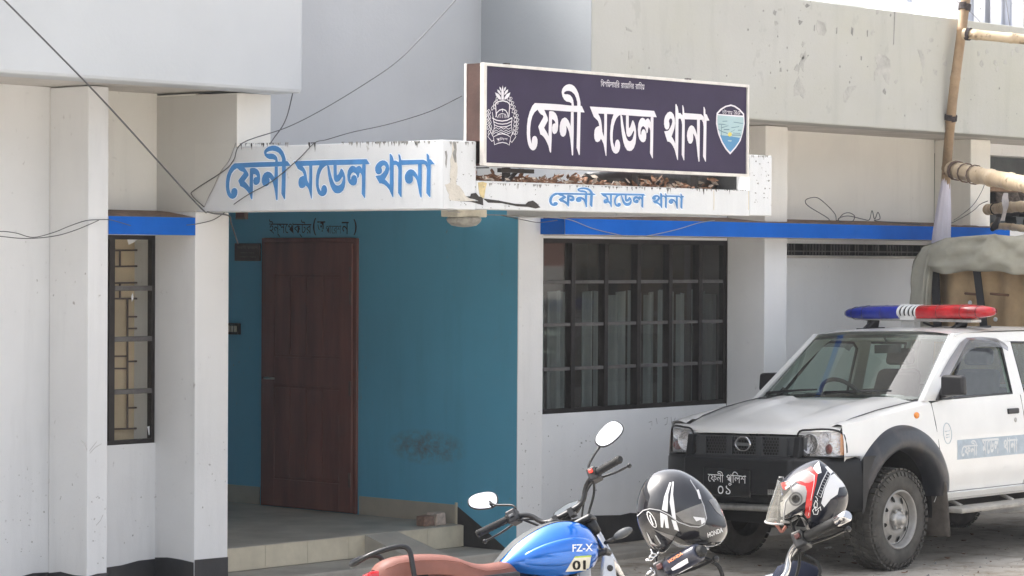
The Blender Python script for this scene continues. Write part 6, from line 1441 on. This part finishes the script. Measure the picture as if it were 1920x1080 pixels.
            ring = lambda f, d_: [c_ + ea*(abs(math.cos(a))**.8*math.copysign(1, math.cos(a)))*wa*f + eb*(abs(math.sin(a))**.8*math.copysign(1, math.sin(a)))*wb*f*(1+.12*math.cos(a)) - n_*d_ for a in [i*6.2832/32 for i in range(32)]]
            m = MB(); m.grid([ring(.94,.0015), ring(1.0,.0), ring(1.04,.004), ring(1.0,.012), ring(.7,.026), ring(.15,.032)], 0, True, True); o = m.build('mirror', MAT['blackplastic'], T)
            m = MB(); q = ring(.95, .0005); m.add(q, [tuple(range(32))]); m.build('mirror_glass', MAT['mirror'], o)
    # instrument
    Xi = MS @ Matrix.Translation((.10,0,1.03)) @ Matrix.Rotation(R(-38), 4, 'Y')
    m = MB(); pts = [(math.cos(a)*.055*(1+.1*math.cos(4*a)), math.sin(a)*.078*(1-.06*math.cos(4*a)), 0) for a in [i*6.2832/28 for i in range(28)]]
    m.grid([[(x*f, y*f, z_) for x, y, _ in pts] for f, z_ in ((.7,-.035),(1,-.02),(1.04,0),(1,.006),(.90,.006))], 0, True, True); o = fin(m, 'instrument', MAT['bikeblack'], Xi)
    m = MB(); m.add([(x*.91, y*.91, .0055) for x, y, _ in pts], [tuple(range(28))]); fin(m, 'display', MAT['lcd'], Xi, o)
    m = MB(); m.lathe((-.062,-.03,0), (0,0,1), [(0,.012),(.014,.012),(.016,.001)], 10); m.lathe((-.062,.05,0), (0,0,1), [(0,.010),(.012,.010),(.014,.001)], 10); fin(m, 'button', MAT['chrome'], Xi, o)
    m = MB(); m.tube([(.03,0,.95),(.09,0,1.0)], .02, 8); fin(m, 'instrument_bracket', MAT['bikeblack'], MS)
    m = MB(); m.tube([(-.25,.14,.30),(-.33,.30,.02)], .012, 8); fin(m, 'side_stand', MAT['bikeblack'])
    return T, M, MS
BP = (R(-20.336), R(14.226), R(45), .047)
BIKE1, M1, MS1 = motorcycle((9.508, 8.139, 0), *BP, 'blue motorcycle with brown seat and two bright mirrors in front of the porch', MAT['tankblue'], MAT['leather'], MAT['bikeblack'])
gl_ = Vector((-.068,-.325,1.066)); gw = MS1 @ gl_; goff = gw-Vector((9.508,8.139,0))
def bike_at(px, py): p = un(px, py, 'Z', goff.z); return (p.x-goff.x, p.y-goff.y, 0)
BIKE2, M2, MS2 = motorcycle(bike_at(1287,1047), *BP, 'black motorcycle with striped grip cover, under the black smoked visor helmet', MAT['tankblack'], MAT['blackseat'], MAT['bikeblack'], False, mirrors=())
BIKE3, M3, MS3 = motorcycle(bike_at(1541,991), *BP, 'motorcycle with chrome handlebar under the red and white helmet before the pickup', MAT['tankblack'], MAT['blackseat'], MAT['chrome'], False, mirrors=())
def child(T, nm): return [c for c in T.children if c.name.split('.')[0] == nm]
def ev_bvh(objs):
    dg = bpy.context.evaluated_depsgraph_get(); dg.update(); V, F = [], []
    for o in objs:
        me = o.evaluated_get(dg).to_mesh(); b = len(V); off = wloc(o); V += [v.co+off for v in me.vertices]; F += [tuple(b+i for i in p.vertices) for p in me.polygons]
    return BVHTree.FromPolygons(V, F)
tb = ev_bvh(child(BIKE1, 'tank_side')+child(BIKE1, 'tank_panel'))
near_tank = child(BIKE1, 'tank_side')[1]
m = MB(); px_decal(m, tb, text2('FZ-X', (1073,1021), (1111,1019.5), (1073,1034.5)), .0015, 0, 1)
px_decal(m, tb, [poly([(1060,1072),(1076,1046),(1108,1044),(1104,1069)])], .0010, 1, 3); px_decal(m, tb, [poly([(1076,1046),(1108,1044),(1109,1041),(1078,1043)])], .0014, 2, 3)
px_decal(m, tb, text2('01', (1073,1051), (1097,1050), (1073,1068.5)), .0020, 3, 1); px_decal(m, tb, text2('01', (1074,1051), (1098,1050), (1074,1068.5)), .0022, 3, 1)
m.build('tank_print', [MAT['white'], MAT['cream'], MAT['yellowgreen'], MAT['frit']], near_tank, recalc=False)
# grip cover on the second motorcycle: fat sleeve with orange word and white flashes
m = MB(); a_, b_ = MS2 @ Vector((-.03,-.245,1.077)), MS2 @ Vector((-.096,-.383,1.057))
m.tube([a_.lerp(b_, t) for t in (0,.05,.3,.6,.95,1)], [.024,.030,.032,.032,.030,.024], 20); gc = m.build('grip_cover', paint('navy_black_sleeve', (.015,.018,.035), .35, 0, .1, coat=.4), BIKE2)
gb = bvh_of(gc); MAT['orange'] = paint('orange_print', (.75,.26,.10), .5)
m = MB()
def z8(L, o_=(1180,860), k_=4.909): return [(o_[0]+x/k_, o_[1]+y/k_) for x, y in L]
A = z8([(355,940),(480,858),(372,962)]); px_decal(m, gb, text2('HONDA', A[0], A[1], A[2]), .0012, 0, 1)
px_decal(m, gb, [poly(z8([(385,1010),(440,970),(535,915),(545,955),(470,1000),(400,1030)])), poly(z8([(420,1078),(470,1040),(580,985),(570,1020),(500,1070),(430,1100)]))], .0012, 1, 3)
m.build('grip_print', [MAT['orange'], paint('white_flash', (.85,.87,.95), .4)], gc, recalc=False)

# ------------------------------------------------------------------ helmets
def inflate(name, outline, o_, k_, depth, halfw, mat, T, n=80, layers=22, ex=.86):
    """closed shell: side outline from the photo swept across an elliptic width"""
    L = z8(outline, o_, k_); cx = sum(p[0] for p in L)/len(L); cy = sum(p[1] for p in L)/len(L)
    cl_ = smooth([Vector((x, y, 0)) for x, y in L+[L[0]]], 6)[:-1]
    c3 = dist(cx, cy, depth); P = []
    for q in cl_:
        d_ = depth/FPX; P.append(CR*((q.x-cx)*d_)+CD*((q.y-cy)*d_))
    s_ = -CF; rows = []
    for i in range(layers+1):
        a = -math.pi/2+math.pi*i/layers; f = max(.004, math.cos(a))**ex
        rows.append([c3+p*f+s_*math.sin(a)*halfw for p in P])
    m = MB(); m.grid(rows, 0, True, True); m.add(rows[0], [tuple(range(len(P)))]); m.add(rows[-1], [tuple(range(len(P)))])
    return m.build(name, mat, T, weld=False), c3
def depth_of(p): return (p-CAM).dot(CF)
H1O, H1K = (1180,860), 4.909
d1 = depth_of(MS2 @ Vector((0,-.23,1.12)))
c = dist(1280, 1000, d1)
HM1 = thing('helmet', (c.x, c.y, c.z), 'black full face helmet with white stripes and smoked visor hung on the second motorcycle', 'helmet', 'helmets hung on motorcycles')
MAT['helmblack'] = paint('black_helmet_lacquer', (.014,.014,.017), .09, 0, .1, coat=.55, spec=.5); MAT['helmwhite'] = paint('white_helmet_stripe', (.60,.60,.61), .3, 0, .04, coat=.15)
MAT['smoke'] = paint('smoked_visor_face', (.03,.032,.036), .08, 0, .2, 6, coat=.3); MAT['paleglass'] = paint('pale_visor_and_reflection', (.15,.145,.14), .2, 0, .25, 20, coat=.2); MAT['greyedge'] = paint('grey_visor_edge', (.38,.38,.39), .3, 0, .1)
out1 = [(65,470),(75,380),(110,270),(160,190),(220,135),(300,105),(380,97),(470,108),(560,150),(640,205),(710,270),(770,340),(820,410),(860,490),(890,570),(905,650),(890,710),(850,765),(790,800),(700,812),(600,810),(530,800),(450,788),(375,745),(345,765),(345,830),(300,870),(235,855),(170,790),(118,700),(80,590)]
s1, _ = inflate('shell', out1, H1O, H1K, d1, .118, MAT['helmblack'], HM1)
hb1 = bvh_of(s1); m = MB()
D = lambda L, mi, lift=.0012, lev=3: px_decal(m, hb1, [poly(z8(L, H1O, H1K))], lift, mi, lev)
D([(420,505),(560,448),(668,410),(692,480),(702,560),(672,612),(600,607),(500,582)], 1); D([(585,533),(690,546),(694,585),(664,606),(655,562),(615,577)], 0, .0018); D([(615,290),(635,285),(655,345),(662,375),(640,372)], 0, .0018)  # pale window patch has the visor's bright reflection painted into its colour
D([(728,385),(788,358),(842,480),(852,532),(800,490)], 1); D([(215,645),(340,690),(450,720),(530,770),(640,790),(600,806),(530,798),(450,785),(375,740),(300,700)], 1)
D([(640,640),(700,600),(735,640),(760,720),(700,770),(650,730)], 4)
D([(370,220),(386,222),(358,330),(352,490),(300,470),(322,350)], 0); D([(395,215),(409,212),(402,330),(430,560),(395,540),(372,400)], 0)
D([(285,495),(350,525),(366,640),(336,635),(320,545),(311,635),(291,630)], 0); D([(388,560),(430,575),(460,668),(415,650)], 0)
px_decal(m, hb1, stroke2(z8([(78,525),(130,476),(190,460),(280,475),(370,520),(450,582),(560,622),(640,628),(690,605),(708,545),(685,440),(640,330),(560,200)], H1O, H1K), 1.7), .0016, 2, 1)
px_decal(m, hb1, stroke2(z8([(208+38*math.cos(a)*.9+math.sin(a)*26, 560+70*math.sin(a)+math.cos(a)*18) for a in [i*.4488 for i in range(14)]], H1O, H1K), 1.5, True), .0016, 0, 1)
A = z8([(190,525),(222,600),(178,540)], H1O, H1K); px_decal(m, hb1, text2('ARC', A[0], A[1], A[2]) if False else stroke2(z8([(192,520),(205,565),(222,605)], H1O, H1K), 2.2), .0018, 0, 1)
A = z8([(715,682),(852,632),(722,724)], H1O, H1K); px_decal(m, hb1, text2('HONDA', A[0], A[1], A[2]), .0018, 0, 1)
for L in ([(160,670),(175,690),(215,770),(270,805),(200,780)],[(235,700),(250,705),(295,780),(285,785)]): D(L, 2, .0016)
m.build('helmet_print', [MAT['helmwhite'], MAT['paleglass'], MAT['greyedge'], MAT['frit'], MAT['smoke']], s1, recalc=False)
m = MB(); rim = [Vector(p) for p in [dist(*q, d1) for q in z8([(300,690),(380,745),(450,788),(530,800),(620,812),(720,812)], H1O, H1K)]]; m.tube([p-CF*.06 for p in rim], .0045, 6); m.build('visor_rim', MAT['greyedge'], HM1)
m = MB()     # chin strap with its bright buckle, hooked over the mirror stem
q = [dist(*p, d1-.03) for p in z8([(150,600),(165,660),(190,740),(230,830),(285,860)], H1O, H1K)]; m.tube(smooth(q, 4), .012, 6, flat=.35); sp_ = m.build('chin_strap', MAT['strap'], HM1)
m = MB()
for L in ([(200,830),(215,870),(190,900),(180,930)],[(285,835),(265,870),(240,900),(205,935),(150,938)],[(200,870),(270,880)],[(185,905),(245,905)],[(150,935),(215,925)]): m.tube([dist(*p, d1-.04) for p in z8(L, H1O, H1K)], .0042, 6)
for L in ([(195,1000),(215,1030),(180,1050),(150,1080)],[(235,1000),(240,1060),(195,1085)]): m.tube([dist(*p, d1-.03) for p in z8(L, H1O, H1K)], .005, 6)
m.build('buckle', MAT['chrome'], HM1)
# second helmet
H2O, H2K = (1410,850), 4.695
d2 = depth_of(MS3 @ Vector((0,-.24,1.16)))
c = dist(1515, 990, d2)
HM2 = thing('helmet', (c.x, c.y, c.z), 'red and white patterned helmet with a raised clear visor hung over a chrome handlebar', 'helmet', 'helmets hung on motorcycles')
MAT['helmnavy'] = paint('navy_black_lacquer', (.012,.013,.02), .14, 0, .1, coat=.25, spec=.3); MAT['helmred'] = paint('red_lacquer', (.55,.02,.018), .2, 0, .08, coat=.25); MAT['helmgrey'] = paint('grey_side_plate', (.27,.265,.26), .45, 0, .15, 30); MAT['helmpink'] = paint('pink_highlight_on_red', (.42,.19,.18), .25, 0, .2, 20, coat=.2); MAT['pivot'] = paint('dark_pivot', (.10,.10,.10), .4, .3)
MAT['clearvisor'] = glass('clear_visor', (.84,.83,.79), 1.0, .05, .16, .9)
out2 = [(590,55),(640,90),(720,160),(790,240),(830,310),(845,370),(840,440),(812,520),(765,600),(700,655),(610,692),(530,692),(475,655),(445,590),(400,545),(330,560),(275,575),(250,540),(250,450),(262,380),(250,300),(262,250),(340,170),(420,115),(520,70)]
s2, c2 = inflate('shell', out2, H2O, H2K, d2, .115, MAT['helmnavy'], HM2)
hb2 = bvh_of(s2); m = MB()
D2 = lambda L, mi, lift=.0012, lev=3: px_decal(m, hb2, [poly(z8(L, H2O, H2K))], lift, mi, lev)
D2([(255,265),(350,232),(368,262),(300,325),(275,315)], 1); D2([(290,300),(360,258),(366,268),(300,320)], 2, .0018)
D2([(400,255),(355,245),(352,215),(420,178),(520,120),(578,178),(566,262),(532,400),(512,565),(490,572),(465,540),(470,470),(484,350),(470,300)], 1)
D2([(358,220),(420,185),(500,160),(550,192),(545,240),(500,262),(470,262),(420,240),(370,252)], 4, .0018); px_decal(m, hb2, stroke2(z8([(430,195),(500,166),(550,196),(546,262),(520,400),(500,545)], H2O, H2K), 1.0), .0022, 2, 1)  # pinkish patch is a highlight on the red lacquer, painted in as print
D2([(255,420),(330,325),(400,268),(470,290),(484,335),(470,425),(380,492),(280,555),(258,560)], 3, .0020)
px_decal(m, hb2, [poly(z8([(388+60*math.cos(a), 402+62*math.sin(a)) for a in [i*.3142 for i in range(20)]], H2O, H2K))], .0026, 5, 2); px_decal(m, hb2, [poly(z8([(390+32*math.cos(a), 402+34*math.sin(a)) for a in [i*.3142 for i in range(20)]], H2O, H2K))], .0032, 6, 2)
px_decal(m, hb2, stroke2(z8([(390+42*math.cos(a), 402+45*math.sin(a)) for a in [i*.3142 for i in range(20)]], H2O, H2K), 1.1, True), .0036, 3, 1)
D2([(690,195),(722,182),(792,252),(818,292),(765,302),(752,362),(690,405),(635,475),(608,440),(640,310)], 2); D2([(640,120),(665,118),(712,165),(690,185),(668,160)], 2); D2([(555,105),(588,72),(612,172),(578,182),(540,135)], 2)
px_decal(m, hb2, stroke2(z8([(572,365),(615,250),(660,160)], H2O, H2K), 1.4), .0018, 2, 1); px_decal(m, hb2, stroke2(z8([(605,390),(640,285),(690,185)], H2O, H2K), 1.2), .0018, 2, 1)
for i in range(9):
    t = i/8; x, y = 580+75*t, 372-190*t; px_decal(m, hb2, stroke2(z8([(x,y),(x+28,y+18)], H2O, H2K), .9), .0018, 3, 1)
for L in ([(545,455),(560,415),(575,440),(572,475),(550,480),(545,455)],[(535,500),(560,470),(560,505),(600,470),(605,500)],[(535,500),(545,535),(575,535),(585,500)],[(560,380),(575,400),(575,420)]): px_decal(m, hb2, stroke2(z8(L, H2O, H2K), 1.3), .0018, 2, 1)
m.build('helmet_print', [MAT['helmnavy'], MAT['helmred'], MAT['helmwhite'], MAT['helmgrey'], MAT['helmpink'], MAT['pivot'], MAT['frit']], s2, recalc=False)
vis = [(262,232),(300,228),(322,330),(268,408),(252,520),(250,600)]; vo = [(235,240),(215,300),(185,380),(155,470),(132,550),(118,606)]
m = MB(); rows = []
for i in range(6):
    a, b = z8([vis[i]], H2O, H2K)[0], z8([vo[i]], H2O, H2K)[0]; r_ = []
    for j in range(13):
        t = -1+2*j/12; e = math.sqrt(max(0, 1-t*t)); px_ = a[0]+(b[0]-a[0])*e, a[1]+(b[1]-a[1])*e
        r_.append(dist(*px_, d2)-CF*(.112*t))
    rows.append(r_)
m.grid(rows, 0, True); v_ = m.build('visor', MAT['clearvisor'], HM2)
m = MB(); m.tube(rows[-1], .004, 6); m.tube([r_[0] for r_ in rows], .003, 5); m.tube([r_[-1] for r_ in rows], .003, 5); m.build('visor_rim', MAT['helmgrey'], v_)
m = MB(); q = [dist(*p, d2-.02) for p in z8([(250,600),(330,605),(400,560)], H2O, H2K)]; m.tube(q, .006, 6); m.build('chin_edge', MAT['helmgrey'], HM2)
m = MB(); q = [dist(*p, d2-.01) for p in z8([(200,610),(235,655),(262,690),(300,640)], H2O, H2K)]; m.tube(smooth(q, 4), .006, 6); m.build('chin_strap', paint('faded_red_strap', (.30,.12,.09), .8), HM2)
# chrome bar end on the third motorcycle
m = MB(); a_, b_ = MS3 @ Vector((-.10,-.39,1.055)), MS3 @ Vector((-.128,-.447,1.046)); m.tube([a_, a_.lerp(b_,.1), a_.lerp(b_,.9), b_], [.017,.0215,.0215,.016], 14); m.build('bar_end', MAT['chrome'], BIKE3)

m = MB(); q = [dist(*p, d2-.02) for p in ((1474,948),(1476,962),(1485,985),(1493,1003))]; m.tube(smooth(q, 4), .0065, 8); m.build('mirror_stem', MAT['bikeblack'], BIKE3)
m = MB(); rows = []
c = dist(1494, 1104, d2+.10)
for i in range(11):
    t = i/10; rows.append([c+CR*(.105*math.cos(a)*(.55+.45*math.sin(t*3.1416))*(1 if t > .02 else .3))+CF*(.08*math.sin(a)*math.sin(.2+t*2.7))+Vector((0,0,.105-.22*t)) for a in [j*.3142 for j in range(20)]])
m.grid(rows, 0, True, True); hc_ = m.build('headlight_cowl', paint('navy_cowl', (.010,.013,.026), .7, 0, .1, spec=.1), BIKE3)
m = MB(); q = [dist(*p, d2-.04) for p in ((1508,1040),(1520,1046),(1532,1054),(1538,1068),(1534,1085))]; m.tube(smooth(q, 4), .006, 6); m.build('control_cable', MAT['rubber'], BIKE3)
m = MB(); q = [dist(*p, d1-.02) for p in ((1308,1050),(1322,1048),(1338,1055),(1350,1066),(1357,1090))]; m.tube(smooth(q, 5), [.012]*5+[.007]*16, 8); m.build('control_cable', MAT['rubber'], BIKE2)
# ------------------------------------------------------------------ what stands across the yard (seen only as reflections)
MAT['brick'] = paint('dull_red_wall', (.20,.10,.08), .9, 0, .25, 1.2)
MAT['foliage'] = paint('foliage', (.045,.075,.022), .6, 0, .5, 3); MAT['bark'] = paint('bark', (.09,.07,.05), .9, 0, .3, 8, .4, 30)
b = thing('brick_building', (50, -32, 0), 'long dull red building across the yard, seen only as a reflection in the window', 'building')
m = MB(); m.box(22, 80, -40, -32, 0, 5.2); m.build('wall', MAT['brick'], b)
m = MB(); m.box(21.5, 80.5, -40.5, -31.4, 5.201, 5.5); m.build('roof', MAT['soffit'], b)
for i in range(14):
    for z in (1.2,):
        m = MB(); x = 24+i*4; m.box(x, x+1.8, -31.99, -31.9, z, z+2.0); m.build('window', MAT['farwin'], b)
m = MB(); m.box(24, 82, -18.2, -18, 0, 1.75); tag(m.build('boundary_wall', paint('grey_boundary_wall', (.34,.34,.33), .9, 0, .2, 1), None), 'grey boundary wall across the yard, reflected low in the station window', 'wall')
# ------------------------------------------------------------------ air
hm_ = bpy.data.materials.new('pale_haze'); hm_.use_nodes = True; hn = hm_.node_tree; hn.nodes.remove(hn.nodes['Principled BSDF'])
pv = hn.nodes.new('ShaderNodeVolumePrincipled'); pv.inputs['Color'].default_value = (.93,.95,1,1); pv.inputs['Density'].default_value = 0.0006; pv.inputs['Anisotropy'].default_value = .35
hn.links.new(pv.outputs[0], hn.nodes['Material Output'].inputs['Volume'])
m = MB(); m.box(-470, 490, -470, 490, -1, 34); tag(m.build('haze', hm_, None), None, kind='stuff')
